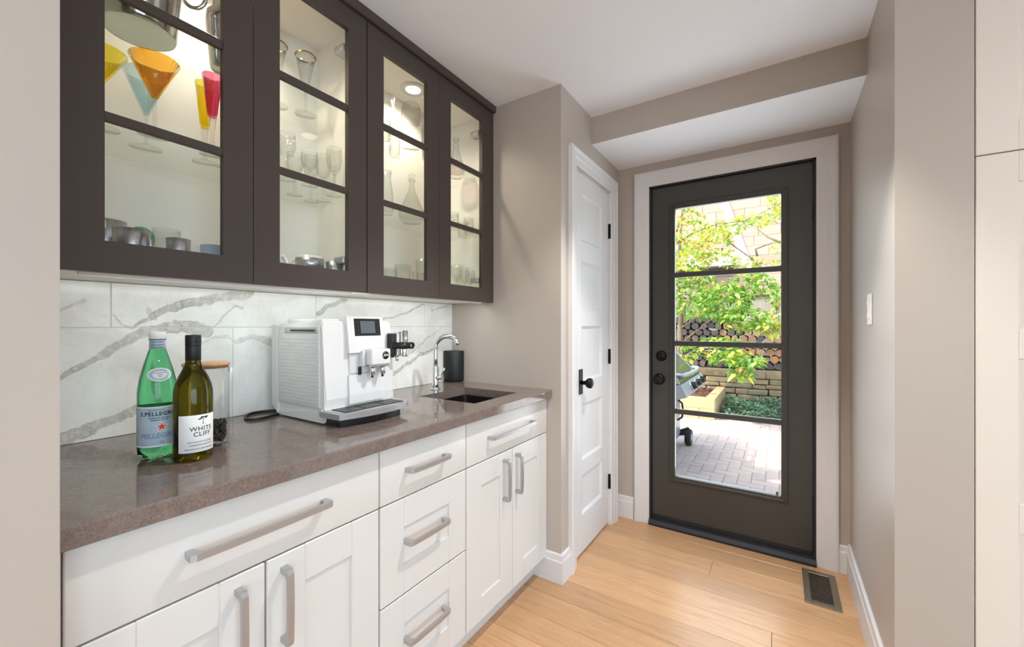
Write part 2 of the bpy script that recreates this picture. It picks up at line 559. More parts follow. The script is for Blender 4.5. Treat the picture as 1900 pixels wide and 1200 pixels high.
# ------------------------------------------------------------------ mesh builder
class MB:
    def __init__(self):
        self.v, self.f, self.mi, self.sm = [], [], [], []

    def add(self, vs, fs, mi=0, smooth=False):
        k = len(self.v)
        self.v += [tuple(x) for x in vs]
        for f in fs:
            self.f.append(tuple(i + k for i in f))
            self.mi.append(mi)
            self.sm.append(smooth)
        return self

    def box(self, x0, x1, y0, y1, z0, z1, c=0.0, seg=1, mi=0, faces=None):
        if x0 > x1: x0, x1 = x1, x0
        if y0 > y1: y0, y1 = y1, y0
        if z0 > z1: z0, z1 = z1, z0
        c = min(c, (x1 - x0) * .49, (y1 - y0) * .49, (z1 - z0) * .49)
        if c <= 0:
            vs = [(x, y, z) for z in (z0, z1) for y in (y0, y1) for x in (x0, x1)]
            fs = [(0, 2, 3, 1), (4, 5, 7, 6), (0, 1, 5, 4), (2, 6, 7, 3), (0, 4, 6, 2), (1, 3, 7, 5)]
            k = len(self.f)
            self.add(vs, fs, mi)
            if faces:
                for i, m in faces.items():
                    self.mi[k + i] = m
            return self
        bm = bmesh.new()
        bmesh.ops.create_cube(bm, size=1)
        for w in bm.verts:
            w.co = Vector(((x0 + x1) / 2 + w.co.x * (x1 - x0), (y0 + y1) / 2 + w.co.y * (y1 - y0),
                           (z0 + z1) / 2 + w.co.z * (z1 - z0)))
        bmesh.ops.bevel(bm, geom=bm.edges[:], offset=c, segments=seg, profile=0.6, affect='EDGES')
        self.bm(bm, mi, seg > 1)
        return self

    def bm(self, bm, mi=0, smooth=False):
        bm.verts.index_update()
        self.add([w.co for w in bm.verts], [[w.index for w in f.verts] for f in bm.faces], mi, smooth)
        bm.free()

    def lathe(self, prof, n=32, c=(0, 0, 0), a0=0.0, a1=None, mi=0, smooth=True):
        full = a1 is None
        a1 = a0 + 2 * math.pi if full else a1
        m = n if full else n + 1
        vs = []
        for (r, z) in prof:
            for k in range(m):
                a = a0 + (a1 - a0) * k / n
                vs.append((c[0] + r * math.cos(a), c[1] + r * math.sin(a), c[2] + z))
        fs = []
        for i in range(len(prof) - 1):
            for k in range(n):
                k2 = (k + 1) % m
                q = [i * m + k, i * m + k2, (i + 1) * m + k2, (i + 1) * m + k]
                if prof[i][0] < 1e-7: q = [q[0], q[2], q[3]]
                elif prof[i + 1][0] < 1e-7: q = [q[0], q[1], q[2]]
                fs.append(q)
        return self.add(vs, fs, mi, smooth)

    def tube(self, pts, r, n=10, cap=True, mi=0, closed=False):
        pts = [Vector(p) for p in pts]
        N = len(pts)
        rs = r if isinstance(r, (list, tuple)) else [r] * N
        tang = []
        for i in range(N):
            if closed:
                d = pts[(i + 1) % N] - pts[i - 1]
            else:
                d = pts[min(i + 1, N - 1)] - pts[max(i - 1, 0)]
            tang.append(d.normalized())
        t0 = tang[0]
        ref = Vector((0, 0, 1)) if abs(t0.z) < 0.9 else Vector((1, 0, 0))
        nrm = t0.cross(ref).normalized()
        vs = []
        for i in range(N):
            if i:
                ax = tang[i - 1].cross(tang[i])
                if ax.length > 1e-8:
                    nrm = (Matrix.Rotation(tang[i - 1].angle(tang[i]), 3, ax.normalized()) @ nrm)
                nrm = (nrm - tang[i] * nrm.dot(tang[i])).normalized()
            b = tang[i].cross(nrm)
            for k in range(n):
                a = 2 * math.pi * k / n
                vs.append(pts[i] + nrm * (rs[i] * math.cos(a)) + b * (rs[i] * math.sin(a)))
        fs = []
        for i in range(N if closed else N - 1):
            j = (i + 1) % N
            for k in range(n):
                fs.append((i * n + k, i * n + (k + 1) % n, j * n + (k + 1) % n, j * n + k))
        self.add(vs, fs, mi, True)
        if cap and not closed:
            k0 = len(self.v) - N * n
            self.f.append(tuple(k0 + k for k in range(n))[::-1]); self.mi.append(mi); self.sm.append(False)
            self.f.append(tuple(k0 + (N - 1) * n + k for k in range(n))); self.mi.append(mi); self.sm.append(False)
        return self

    def prism(self, poly, axis, a0, a1, mi=0, smooth=False):
        """poly in the two other axes (cyclic order x>y>z without `axis`)"""
        def P(p, a):
            if axis == 'x': return (a, p[0], p[1])
            if axis == 'y': return (p[0], a, p[1])
            return (p[0], p[1], a)
        n = len(poly)
        vs = [P(p, a0) for p in poly] + [P(p, a1) for p in poly]
        self.add(vs, [tuple(range(n))[::-1], tuple(range(n, 2 * n))], mi, False)
        k = len(self.v) - 2 * n
        for i in range(n):
            j = (i + 1) % n
            self.f.append((k + i, k + j, k + n + j, k + n + i)); self.mi.append(mi); self.sm.append(smooth)
        return self

    def xf(self, fn):
        self.v = [tuple(fn(Vector(p))) for p in self.v]
        return self


ORG = {}


def build(name, mb, mats, parent=None, origin=None, local=False):
    """mb in world coordinates (unless local); parts are stored relative to their thing's base point"""
    if isinstance(mats, str):
        mats = [mats]
    me = bpy.data.meshes.new(name)
    if parent is not None and origin is None:
        origin = ORG[parent.name]
    origin = Vector(origin) if origin is not None else Vector((0, 0, 0))
    vs = mb.v if local else [tuple(Vector(p) - origin) for p in mb.v]
    me.from_pydata(vs, [], mb.f)
    for m in mats:
        me.materials.append(M[m])
    me.polygons.foreach_set('material_index', mb.mi)
    me.polygons.foreach_set('use_smooth', mb.sm)
    bm = bmesh.new()
    bm.from_mesh(me)
    bmesh.ops.recalc_face_normals(bm, faces=bm.faces[:])
    bm.to_mesh(me)
    bm.free()
    me.update()
    o = bpy.data.objects.new(name, me)
    COL.objects.link(o)
    if parent is None:
        o.location = origin
    else:
        o.parent = parent
    ORG[o.name] = origin
    return o


def inst(name, src_mesh, parent, loc, rot=(0, 0, 0), scale=(1, 1, 1)):
    o = bpy.data.objects.new(name, src_mesh)
    COL.objects.link(o)
    o.parent = parent
    o.location = Vector(loc) - (ORG[parent.name] if parent else Vector((0, 0, 0)))
    o.rotation_euler = rot
    o.scale = scale
    return o


def thing(name, label, cat, loc=(0, 0, 0), group=None):
    o = bpy.data.objects.new(name, None)
    o.empty_display_size = 0.05
    COL.objects.link(o)
    o.location = loc
    ORG[o.name] = Vector(loc)
    return tag(o, label, cat, group)


def tag(o, label=None, cat=None, group=None, kind=None):
    for k, v in (('label', label), ('category', cat), ('group', group), ('kind', kind)):
        if v:
            o[k] = v
    return o


def struct(o, label=None, cat=None):
    o['kind'] = 'structure'
    return tag(o, label, cat)


def text_mb(s, size, shear=0.0, space=1.0, bold=0.012):
    cu = bpy.data.curves.new('lettering', 'FONT')
    cu.body = s
    cu.size = size
    cu.shear = shear
    cu.space_character = space
    cu.align_x = 'CENTER'
    cu.offset = size * bold
    cu.resolution_u = 3
    ob = bpy.data.objects.new('lettering', cu)
    COL.objects.link(ob)
    dg = bpy.context.evaluated_depsgraph_get()
    me = bpy.data.meshes.new_from_object(ob.evaluated_get(dg))
    mb = MB()
    mb.add([v.co for v in me.vertices], [tuple(p.vertices) for p in me.polygons])
    bpy.data.objects.remove(ob)
    bpy.data.curves.remove(cu)
    bpy.data.meshes.remove(me)
    return mb


def wrap(mb, c, r, phi, z, dx=0.0):
    """bend flat lettering round a vertical cylinder"""
    def f(p):
        a = phi + (p.x + dx) / r
        return Vector((c[0] + r * math.cos(a), c[1] + r * math.sin(a), z + p.y))
    return mb.xf(f)


# ------------------------------------------------------------------ structure
H = 2.364
XC = -0.868      # closet wall / stub wall face
XR = 0.292       # right wall face
YR = 1.762       # return wall face
YF = 2.595       # far wall face
YL = 0.142       # stub wall end
YP = 1.671       # end of right wall, pantry front


def S(name, mb, mats, label, cat):
    return struct(build(name, mb, mats), label, cat)


# floor with oak planks running across the hall
fl = S('floor', MB().box(-1.7, 4.1, -4.25, YF, -0.12, -0.014), 'subfloor', 'light oak plank floor of the passage', 'floor')
PW = 0.139
y_ref = onz(1431.5, 1173, 0).y
yk = y_ref - PW * 30
rows = []
while yk < YF - .005:
    rows.append(yk)
    yk += PW
jx = {}
for i, y0 in enumerate(rows):
    y1 = min(y0 + PW, YF)
    if y1 < -1.2:
        continue
    random.seed(100 + i)
    xs = [-1.70]
    x = -1.7 + random.uniform(0.5, 1.9)
    if y1 > 1.35: x = .6 + random.uniform(0, .5)
    if y0 - .01 <= 2.30 <= y1 + .01: x = -0.288
    if abs(y1 - y_ref) < .02: x = -0.025
    while x < 2.4:
        xs.append(x)
        x += 1.9
    xs.append(2.6)
    for a, b in zip(xs[:-1], xs[1:]):
        if b < -1.02 or b - a < .02: continue
        m = MB().box(max(a, -1.05) + .0005, b - .0005, y0 + .0006, y1 - .0006, -0.014, 0, 0.0016)
        p = build('plank', m, 'oak_floor', fl)
random.seed(5)
sub = MB().box(-1.7, 4.1, -4.25, -1.2, -0.014, -0.0005)
build('bounce_floor', sub, 'ceiling_paint', fl)  # unseen pale floor, added to bounce neutral light onto the ceiling

# walls
S('wall_back', MB().box(-1.70, -1.557, YL - .01, YR + .01, 0, H), 'wall_paint', 'greige wall behind the marble tiles', 'wall')
S('wall_left', MB().box(-1.70, XC, -4.25, YL, 0, H, 0), 'wall_paint', 'greige stub wall at the near end of the counter', 'wall')
wm = MB().box(-1.70, XC, YR, 1.918, 0, H).box(-1.70, XC, 1.918, 2.445, 2.028, H).box(-1.70, XC, 2.445, YF + .16, 0, H)
wm.box(-1.70, -0.93, 1.918, 2.445, 0, 2.028)
S('wall_alcove', wm, 'wall_paint', 'greige wall between the counter and the closet door', 'wall')
DX0, DX1, DZ1 = -0.673, 0.157, 2.071
wm = MB().box(XC, DX0, YF, YF + .16, -.3, H).box(DX1, 0.47, YF, YF + .16, -.3, H).box(DX0, DX1, YF, YF + .16, DZ1, H)
wm.box(DX0, DX1, YF, YF + .16, -.3, -.014)
wm.box(-7, XC - .84, YF + .02, YF + .16, -.3, 3.2).box(0.47, 6, YF + .02, YF + .16, -.3, 3.2)
S('wall_far', wm, 'wall_paint', 'greige wall around the glazed back door', 'wall')
S('wall_right', MB().box(XR, 0.458, YP, YF, 0, H), 'wall_paint', 'pale wall with the light switch beside the back door', 'wall')
S('wall_soffit', MB().box(XC, XR, 2.141, YF, 2.215, H, faces={0: 1}), ['wall_paint', 'ceiling_paint'],
  'dropped greige soffit above the back door', 'soffit')
S('ceiling', MB().box(-1.7, 4.1, -4.25, YF + .16, H, H + .15), 'ceiling_paint', 'flat white painted ceiling', 'ceiling')
S('wall_pantry', MB().box(0.458, 4.1, 2.31, YF + .02, 0, H), 'wall_paint', 'wall behind the pantry cabinets', 'wall')
# room behind the camera, with its two windows
wx0, wx1, wz0, wz1 = 0.1, 3.3, 0.4, 2.3
wm = MB().box(-1.7, wx0, -4.25, -4.1, 0, H).box(wx1, 4.1, -4.25, -4.1, 0, H).box(wx0, wx1, -4.25, -4.1, 0, wz0).box(wx0, wx1, -4.25, -4.1, wz1, H)
S('wall_rear', wm, 'wall_paint', 'rear wall of the room with a wide window', 'wall')
wy0, wy1 = -2.9, 0.3
wm = MB().box(4.0, 4.15, -4.25, wy0, 0, H).box(4.0, 4.15, wy1, YF, 0, H).box(4.0, 4.15, wy0, wy1, 0, wz0).box(4.0, 4.15, wy0, wy1, wz1, H)
S('wall_side', wm, 'wall_paint', 'side wall of the room with a wide window', 'wall')
for i, (nm, ax) in enumerate((('window_1', 'y'), ('window_2', 'x'))):
    m = MB()
    a0, a1 = (wx0, wx1) if ax == 'y' else (wy0, wy1)
    def seg(b0, b1, c0, c1):
        if ax == 'y': m.box(b0, b1, -4.11, -4.07, c0, c1)
        else: m.box(3.97, 4.01, b0, b1, c0, c1)
    for k in range(5):
        a = a0 + (a1 - a0) * k / 4
        seg(max(a0, a - .03), min(a1, a + .03), wz0, wz1)
    for z in (wz0, wz1 - .06, 1.6):
        seg(a0, a1, z, z + .06)
    struct(build(nm, m, 'white_trim'), 'white framed window of the room', 'window')

# baseboards
def base_profile(h=0.135):
    return [(0, 0), (0.016, 0), (0.016, h - .035), (0.012, h - .028), (0.010, h - .004), (0.006, h), (0, h)]


def baseboard_x(name, x0, x1, yface, label):   # runs along x, stands on a wall facing -y
    m = MB().prism([(yface - d, z) for d, z in base_profile()], 'x', x0, x1)
    return S(name, m, 'white_trim', label, 'baseboard')


def baseboard_y(name, y0, y1, xface, sgn, label):
    m = MB().prism([(xface + sgn * d, z) for d, z in base_profile(0.145 if sgn < 0 else .135)], 'y', y0, y1)
    return S(name, m, 'white_trim', label, 'baseboard')


baseboard_x('baseboard_alcove', -1.02, XC + .016, YR, 'white baseboard on the wall end beside the base cabinets')
baseboard_y('baseboard_closet', YR, 1.846, XC, 1, 'short white baseboard beside the closet door casing')
baseboard_x('baseboard_far', XC, -0.768, YF, 'short white baseboard between the closet and back door casings')
baseboard_x('baseboard_corner', 0.245, XR, YF, 'short white baseboard in the corner right of the back door')
baseboard_y('baseboard_right', YP, YF, XR, -1, 'long white baseboard on the pale wall by the floor register')


# casings
def casing_profile(w=0.082):
    return [(0, 0), (0, .020), (.006, .024), (.016, .024), (.022, .019), (w * .55, .017), (w * .62, .013), (w - .006, .011), (w, .008), (w, 0)]


def casing(name, label, a0, a1, ztop, P, w=0.086):
    """P(a, d, z): a along the wall, d off the wall; a0,a1 = opening edges. mitred jambs and head"""
    root = thing(name, label, 'door casing', P((a0 + a1) / 2, 0, 0))
    root['kind'] = 'structure'
    prof = casing_profile(w)
    n = len(prof)

    def strip(pts0, pts1, nm):
        m = MB()
        m.add(pts0 + pts1, [tuple(range(n))[::-1], tuple(range(n, 2 * n))] +
              [(i, (i + 1) % n, n + (i + 1) % n, n + i) for i in range(n)])
        build(nm, m, 'white_trim', root)
    # profile s=0 is the outer edge
    for side, a in ((-1, a0), (1, a1)):
        p0 = [P(a + side * (w - s), d, 0.0) for s, d in prof]
        p1 = [P(a + side * (w - s), d, ztop + (w - s) - .0004) for s, d in prof]
        strip(p0, p1, 'side_casing')
    p0 = [P(a0 - (w - s) + .0004, d, ztop + (w - s)) for s, d in prof]
    p1 = [P(a1 + (w - s) - .0004, d, ztop + (w - s)) for s, d in prof]
    strip(p0, p1, 'head_casing')
    return root


casing('trim_1', 'white mitred casing around the glazed back door', DX0, DX1, DZ1, lambda a, d, z: Vector((a, YF - d, z)), .09)
casing('trim_2', 'white mitred casing around the narrow closet door', 1.926, 2.440, 2.030, lambda a, d, z: Vector((XC + d, a, z)), .082)

# glazed back door
d1 = struct(thing('door_1', 'charcoal glazed back door with four stacked panes', 'door', (-.26, YF + .03, 0)))
SY = YF + .012   # slab face
g0, g1, h0, h1 = -0.533, 0.016, 0.305, 1.925   # glass opening
m = MB().box(DX0 + .014, g0, SY, SY + .045, .045, DZ1 - .012).box(g1, DX1 - .014, SY, SY + .045, .045, DZ1 - .012)
m.box(g0, g1, SY, SY + .045, .045, h0).box(g0, g1, SY, SY + .045, h1, DZ1 - .012)
build('slab', m, 'door_charcoal', d1)
# moulded lite frame, stepped
m = MB()
for (o_, wd, pr) in ((0.026, 0.010, .006), (0.018, 0.012, .012), (0.008, .016, .007)):
    e0, e1, k0, k1 = g0 - o_, g1 + o_, h0 - o_, h1 + o_
    m.box(e0, e0 + wd, SY - pr, SY + .01, k0, k1, .002).box(e1 - wd, e1, SY - pr, SY + .01, k0, k1, .002)
    m.box(e0 + wd, e1 - wd, SY - pr, SY + .01, k0, k0 + wd, .002).box(e0 + wd, e1 - wd, SY - pr, SY + .01, k1 - wd, k1, .002)
build('lite_frame', m, 'door_charcoal', d1)
m = MB()
for a, b, c, d in ((g0, g0 + .006, h0, h1), (g1 - .006, g1, h0, h1), (g0, g1, h0, h0 + .008), (g0, g1, h1 - .006, h1)):
    m.box(a, b, SY + .012, SY + .032, c, d)
build('glazing_bead', m, 'spacer_grey', d1)
mz = [ony(1350, v, SY + .01).z for v in (505, 638.5, 772)]
mz = [1.520, 1.110, 0.703]
zs = [h0] + sum([[z - .013, z + .013] for z in mz[::-1]], []) + [h1]
for z in mz:
    build('muntin', MB().box(g0, g1, SY - .004, SY + .018, z - .015, z + .015, .004), 'door_charcoal', d1)
for k in range(4):
    build('pane', MB().box(g0, g1, SY + .019, SY + .023, zs[2 * k], zs[2 * k + 1]), 'pane_glass', d1)
for z in (1.80, 1.055, 0.30):
    m = MB().lathe([(0, -.05), (.007, -.05), (.007, .05), (0, .05)], 12, (DX1 - .008, SY - .006, z))
    m.lathe([(0, .05), (.005, .05), (.004, .058), (0, .06)], 10, (DX1 - .008, SY - .006, z))
    build('hinge', m, 'black_metal', d1)
kc = ony(1223, 703, SY)
dc = ony(1227, 660, SY)
m = MB().lathe([(0, 0), (.034, 0), (.034, .006), (.028, .012), (.014, .014), (.012, .03), (.020, .036), (.027, .048), (.026, .060), (.018, .067), (0, .068)], 28)
m.xf(lambda p: Vector((kc.x + p.x, SY - p.z, kc.z + p.y)))
build('door_knob', m, 'black_metal', d1)
m = MB().lathe([(0, 0), (.032, 0), (.032, .006), (.027, .014), (0, .016)], 28).box(-.005, .005, -.018, .018, .014, .028, .002)
m.xf(lambda p: Vector((dc.x + p.x, SY - p.z, dc.z + p.y)))
build('deadbolt', m, 'black_metal', d1)
m = MB().prism([(YF - .028, 0), (YF - .028, .012), (YF - .014, .030), (YF + .012, .040), (YF + .1, .040), (YF + .1, 0)], 'x', DX0, DX1)
build('threshold', m, 'black_rubber', d1)
build('door_sweep', MB().box(DX0 + .015, DX1 - .015, SY - .006, SY + .02, .041, .058), 'black_rubber', d1)
m = MB().box(DX0 - .002, DX0 + .012, YF - .006, YF + .15, 0, DZ1).box(DX1 - .012, DX1 + .002, YF - .006, YF + .15, 0, DZ1).box(DX0, DX1, YF - .006, YF + .15, DZ1 - .010, DZ1 + .002)
build('door_frame', m, 'black_rubber', d1)

# white closet door
d2 = struct(thing('door_2', 'narrow white panelled closet door with black knob', 'door', (XC - .02, 2.18, 0)))
sx = XC - .012
y0, y1 = 1.930, 2.436
stile = .105
rails = [(.012, .21), (.42, .50), (.80, .92), (1.215, 1.30), (1.56, 1.665), (1.92, 2.024)]
m = MB().box(sx - .035, sx, y0, y0 + stile, .012, 2.024, .001).box(sx - .035, sx, y1 - stile, y1, .012, 2.024, .001)
for a, b in rails:
    m.box(sx - .035, sx, y0 + stile, y1 - stile, a, b)
build('slab', m, 'white_trim', d2)
for (a, b), (c, d) in zip(rails[:-1], rails[1:]):
    m = MB()
    ya, yb, za, zb = y0 + stile, y1 - stile, b, c
    # bevelled sticking then a flat recessed panel
    ins, dep = .014, .011
    o1 = [(sx, ya, za), (sx, yb, za), (sx, yb, zb), (sx, ya, zb)]
    i1 = [(sx - dep, ya + ins, za + ins), (sx - dep, yb - ins, za + ins), (sx - dep, yb - ins, zb - ins), (sx - dep, ya + ins, zb - ins)]
    m.add(o1 + i1, [(0, 1, 5, 4), (1, 2, 6, 5), (2, 3, 7, 6), (3, 0, 4, 7), (4, 5, 6, 7)])
    build('door_panel', m, 'white_trim', d2)
for z in (1.794, 1.029, .264):
    m = MB().lathe([(0, -.045), (.0065, -.045), (.0065, .045), (0, .045)], 12, (XC - .003, 2.441, z))
    m.box(XC - .012, XC - .004, 2.437, 2.446, z - .045, z + .045)
    build('hinge', m, 'black_metal', d2)
pc = onx(1077, 708, sx)
build('backplate', MB().box(sx, sx + .005, pc.y - .022, pc.y + .022, pc.z - .066, pc.z + .066, .0015), 'black_metal', d2)
m = MB().lathe([(0, 0), (.011, 0), (.010, .020), (.013, .026), (.024, .036), (.028, .048), (.025, .058), (.015, .064), (0, .065)], 28)
m.xf(lambda p: Vector((sx + .004 + p.z, pc.y + p.x, pc.z - .004 + p.y)))
build('door_knob', m, 'black_metal', d2)
m = MB().box(XC - .062, XC, 1.914, 1.928, 0, 2.03).box(XC - .062, XC, 2.438, 2.450, 0, 2.03).box(XC - .062, XC, 1.926, 2.440, 2.026, 2.036)
build('door_frame', m, 'white_trim', d2)

# light switch
t = thing('light_switch', 'white rocker light switch plate on the pale right wall', 'light switch', (XR, 2.055, 1.28))
build('switch_plate', MB().box(XR - .006, XR, 2.018, 2.092, 1.222, 1.339, .002), 'switch_white', t)
build('rocker', MB().prism([(XR - .006, 1.248), (XR - .010, 1.250), (XR - .0075, 1.281), (XR - .011, 1.312), (XR - .006, 1.314)], 'y', 2.038, 2.072), 'switch_white', t)

# floor register
rx0, rx1, ry0, ry1 = 0.094, 0.226, 2.224, 2.525
t = thing('floor_register', 'bronze louvred floor register beside the back door', 'floor vent', ((rx0 + rx1) / 2, (ry0 + ry1) / 2, 0))
m = MB().box(rx0, rx0 + .026, ry0, ry1, 0, .005, .0015).box(rx1 - .026, rx1, ry0, ry1, 0, .005, .0015)
m.box(rx0 + .026, rx1 - .026, ry0, ry0 + .028, 0, .005, .0015).box(rx0 + .026, rx1 - .026, ry1 - .028, ry1, 0, .005, .0015)
build('frame', m, 'register_bronze', t)
build('duct_shade', MB().box(rx0 + .024, rx1 - .024, ry0 + .026, ry1 - .026, .0002, .0008), 'gap_dark', t)  # dark sheet below the slats, standing in for the shade inside
for k in range(17):
    yy = ry0 + .034 + k * (ry1 - ry0 - .068) / 16
    build('slat', MB().prism([(yy - .0042, .0048), (yy + .0012, .0048), (yy + .0042, .001), (yy + .001, .001)], 'x', rx0 + .025, rx1 - .025), 'register_bronze', t)

# ------------------------------------------------------------------ backsplash tiles (300 x 600 mm)
ZC = 0.910
bs = struct(thing('wall_backsplash', 'white marble-look tile backsplash with grey diagonal veins', 'backsplash', (TX, .95, ZC)))
build('grout_bed', MB().box(-1.557, -1.5485, YL, YR, ZC, 1.337), 'grout', bs)
G = .0014
for row, (z0, z1, off) in enumerate(((ZC + .001, 1.2125, .651), (1.2125, 1.337, .349))):
    edges = [YL] + [off + .6 * k for k in range(-1, 3) if YL + .02 < off + .6 * k < YR - .02] + [YR]
    for a, b in zip(edges[:-1], edges[1:]):
        build('tile', MB().box(-1.557, TX, a + G * (a > YL), b - G * (b < YR), z0 + G * (row == 1), z1 - G * (row == 0), .0008), 'marble_tile', bs)

# ------------------------------------------------------------------ countertop with sink cut-out
CF = -0.913
sx0, sx1, sy0, sy1 = -1.317, -1.010, 1.283, 1.597
t = tag(thing('countertop', 'brown-grey quartz countertop with undermount sink cut-out', 'countertop', (-1.23, .95, .874)))
bm = bmesh.new()
def ring(x0, x1, y0, y1, z, r, n=6):
    out = []
    for cx_, cy_, a in ((x1 - r, y1 - r, 0), (x0 + r, y1 - r, 90), (x0 + r, y0 + r, 180), (x1 - r, y0 + r, 270)):
        for k in range(n + 1):
            b = R(a + 90 * k / n)
            out.append((cx_ + r * math.cos(b), cy_ + r * math.sin(b), z))
    return out
m = MB()
ch = .0035
ys = [YL, sy0, sy1, YR]
m.box(-1.5465, sx0, YL, YR, .874, ZC).box(sx0, sx1, YL, sy0, .874, ZC).box(sx0, sx1, sy1, YR, .874, ZC)
m.box(sx1, CF - ch, YL, YR, .874, ZC)
fp = [(CF - ch, .874), (CF - .0015, .874), (CF, .8755), (CF, ZC - ch), (CF - ch, ZC)]
m.prism(fp, 'y', YL, YR - .012, smooth=False)
m.prism([(CF - ch, YR - .012), (CF, YR - .012), (CF - .001, YR - .004), (CF - ch, YR)], 'z', .874, ZC - .001)
build('slab', m, 'counter_quartz', t)

t = tag(thing('undermount_sink', 'small brushed steel undermount bar sink in the brown counter', 'sink', (-1.16, 1.44, .70)))
m = MB()
a = ring(sx0 - .004, sx1 + .004, sy0 - .004, sy1 + .004, .8735, .018)
b = ring(sx0 - .003, sx1 + .003, sy0 - .003, sy1 + .003, .72, .02)
c = ring(sx0 + .02, sx1 - .02, sy0 + .02, sy1 - .02, .702, .02)
n = len(a)
m.add(a + b + c, [(i, (i + 1) % n, n + (i + 1) % n, n + i) for i in range(n)] +
      [(n + i, n + (i + 1) % n, 2 * n + (i + 1) % n, 2 * n + i) for i in range(n)] + [tuple(range(2 * n, 3 * n))], 0, False)
build('basin', m, 'sink_steel', t)
build('drain', MB().lathe([(0, .703), (.03, .703), (.034, .705), (.04, .7035)], 24, (-1.16, 1.44, 0)), 'chrome', t)

# ------------------------------------------------------------------ handles
def pull_mesh(L, proud=.034, w=.013):
    """bar pull, arched feet; built along +y, standing off +x, centred on the origin"""
    m = MB()
    pts = []
    hl = L / 2
    th = .008
    outer = [(0, -hl + .002), (proud - .012, -hl), (proud - .004, -hl + .001), (proud, -hl + .010)]
    outer += [(proud + .002 * math.sin(math.pi * k / 8), -hl + .010 + (L - .02) * k / 8) for k in range(1, 8)]
    outer += [(proud, hl - .010), (proud - .004, hl - .001), (proud - .012, hl), (0, hl - .002)]
    inner = [(0, hl - .014), (proud - .014, hl - .016), (proud - th, hl - .024)]
    inner += [(proud - th, -hl + .024), (proud - .014, -hl + .016), (0, -hl + .014)]
    m.prism(outer + inner, 'z', -w / 2, w / 2)
    return m


def add_pull(parent, y, z, L, vert=False, x=-0.944):
    m = pull_mesh(L)
    if vert:
        m.xf(lambda p: Vector((p.x, p.z, p.y)))
    m.xf(lambda p: Vector((x + p.x, y + p.y, z + p.z)))
    return build('handle', m, 'steel_pull', parent)


# ------------------------------------------------------------------ base cabinets
XFc = -0.944


def shaker_front(name, root, y0, y1, z0, z1, mat='cabinet_white', fw=.088, rec=.007, th=.019, x=XFc):
    m = MB()
    c = .0022
    m.box(x - th, x, y0, y0 + fw, z0, z1, c)
    m.box(x - th, x, y1 - fw, y1, z0, z1, c)
    m.box(x - th, x - .0008, y0 + fw - .001, y1 - fw + .001, z0, z0 + fw, c)
    m.box(x - th, x - .0008, y0 + fw - .001, y1 - fw + .001, z1 - fw, z1, c)
    m.box(x - th, x - rec, y0 + fw - .002, y1 - fw + .002, z0 + fw - .002, z1 - fw + .002)
    return build(name, m, mat, root)


def slab_front(name, root, y0, y1, z0, z1, mat='cabinet_white', th=.019, x=XFc):
    return build(name, MB().box(x - th, x, y0, y1, z0, z1, .003, 2), mat, root)


def base_cabinet(y0, y1, label):
    t = thing('base_cabinet', label, 'base cabinet', (-1.25, (y0 + y1) / 2, .10), 'white base cabinets under the counter')
    xb, xf = -1.555, XFc - .0205
    m = MB().box(xb, xf, y0, y0 + .016, .10, .8735).box(xb, xf, y1 - .016, y1, .10, .8735)
    m.box(xb, xf, y0 + .016, y1 - .016, .10, .116).box(xb, xb + .012, y0 + .016, y1 - .016, .116, .8735)
    m.box(xf - .06, xf, y0 + .016, y1 - .016, .862, .8735)
    build('body', m, 'cabinet_white', t)
    return t


c1 = base_cabinet(.146, .769, 'white base cabinet with the long drawer pull under the two bottles')
dr = slab_front('drawer', c1, .158, .7665, .7045, .864); add_pull(dr, .4595, .785, .292)
build('filler', MB().box(XFc - .02, XFc - .004, .146, .156, .106, .864), 'cabinet_white', c1)
d = shaker_front('door', c1, .158, .4610, .106, .7005); add_pull(d, .406, .590, .172, True)
d = shaker_front('door', c1, .4645, .7665, .106, .7005); add_pull(d, .500, .590, .172, True)
c2 = base_cabinet(.7695, 1.1505, 'white three-drawer base cabinet under the coffee machine')
dr = slab_front('drawer', c2, .7715, 1.1485, .7045, .864); add_pull(dr, .949, .785, .180)
dr = shaker_front('drawer', c2, .7715, 1.1485, .4140, .7005); add_pull(dr, .945, .571, .180)
dr = shaker_front('drawer', c2, .7715, 1.1485, .106, .4100); add_pull(dr, .945, .275, .180)
c3 = base_cabinet(1.151, 1.7615, 'white sink base cabinet with false drawer and two slim doors')
dr = slab_front('drawer', c3, 1.1535, 1.7595, .7045, .864); add_pull(dr, 1.445, .785, .338)
d = shaker_front('door', c3, 1.1535, 1.4555, .106, .7005); add_pull(d, 1.389, .590, .172, True)
d = shaker_front('door', c3, 1.4590, 1.7595, .106, .7005); add_pull(d, 1.484, .590, .172, True)
pl = build('toe_kick', MB().box(-1.027, -1.010, YL, YR - .017, 0, .0995), 'cabinet_white', None, (-1.01, .95, 0))
tag(pl, 'white recessed toe kick board under the base cabinets', 'toe kick')

# ------------------------------------------------------------------ upper glass-front cabinets
XU = -1.261
UZ0, UZ1 = 1.338, 2.329
DOORZ = (1.4085, 1.678, 1.699, 1.967, 1.990, 2.257)
SHZ = (1.684, 1.975)


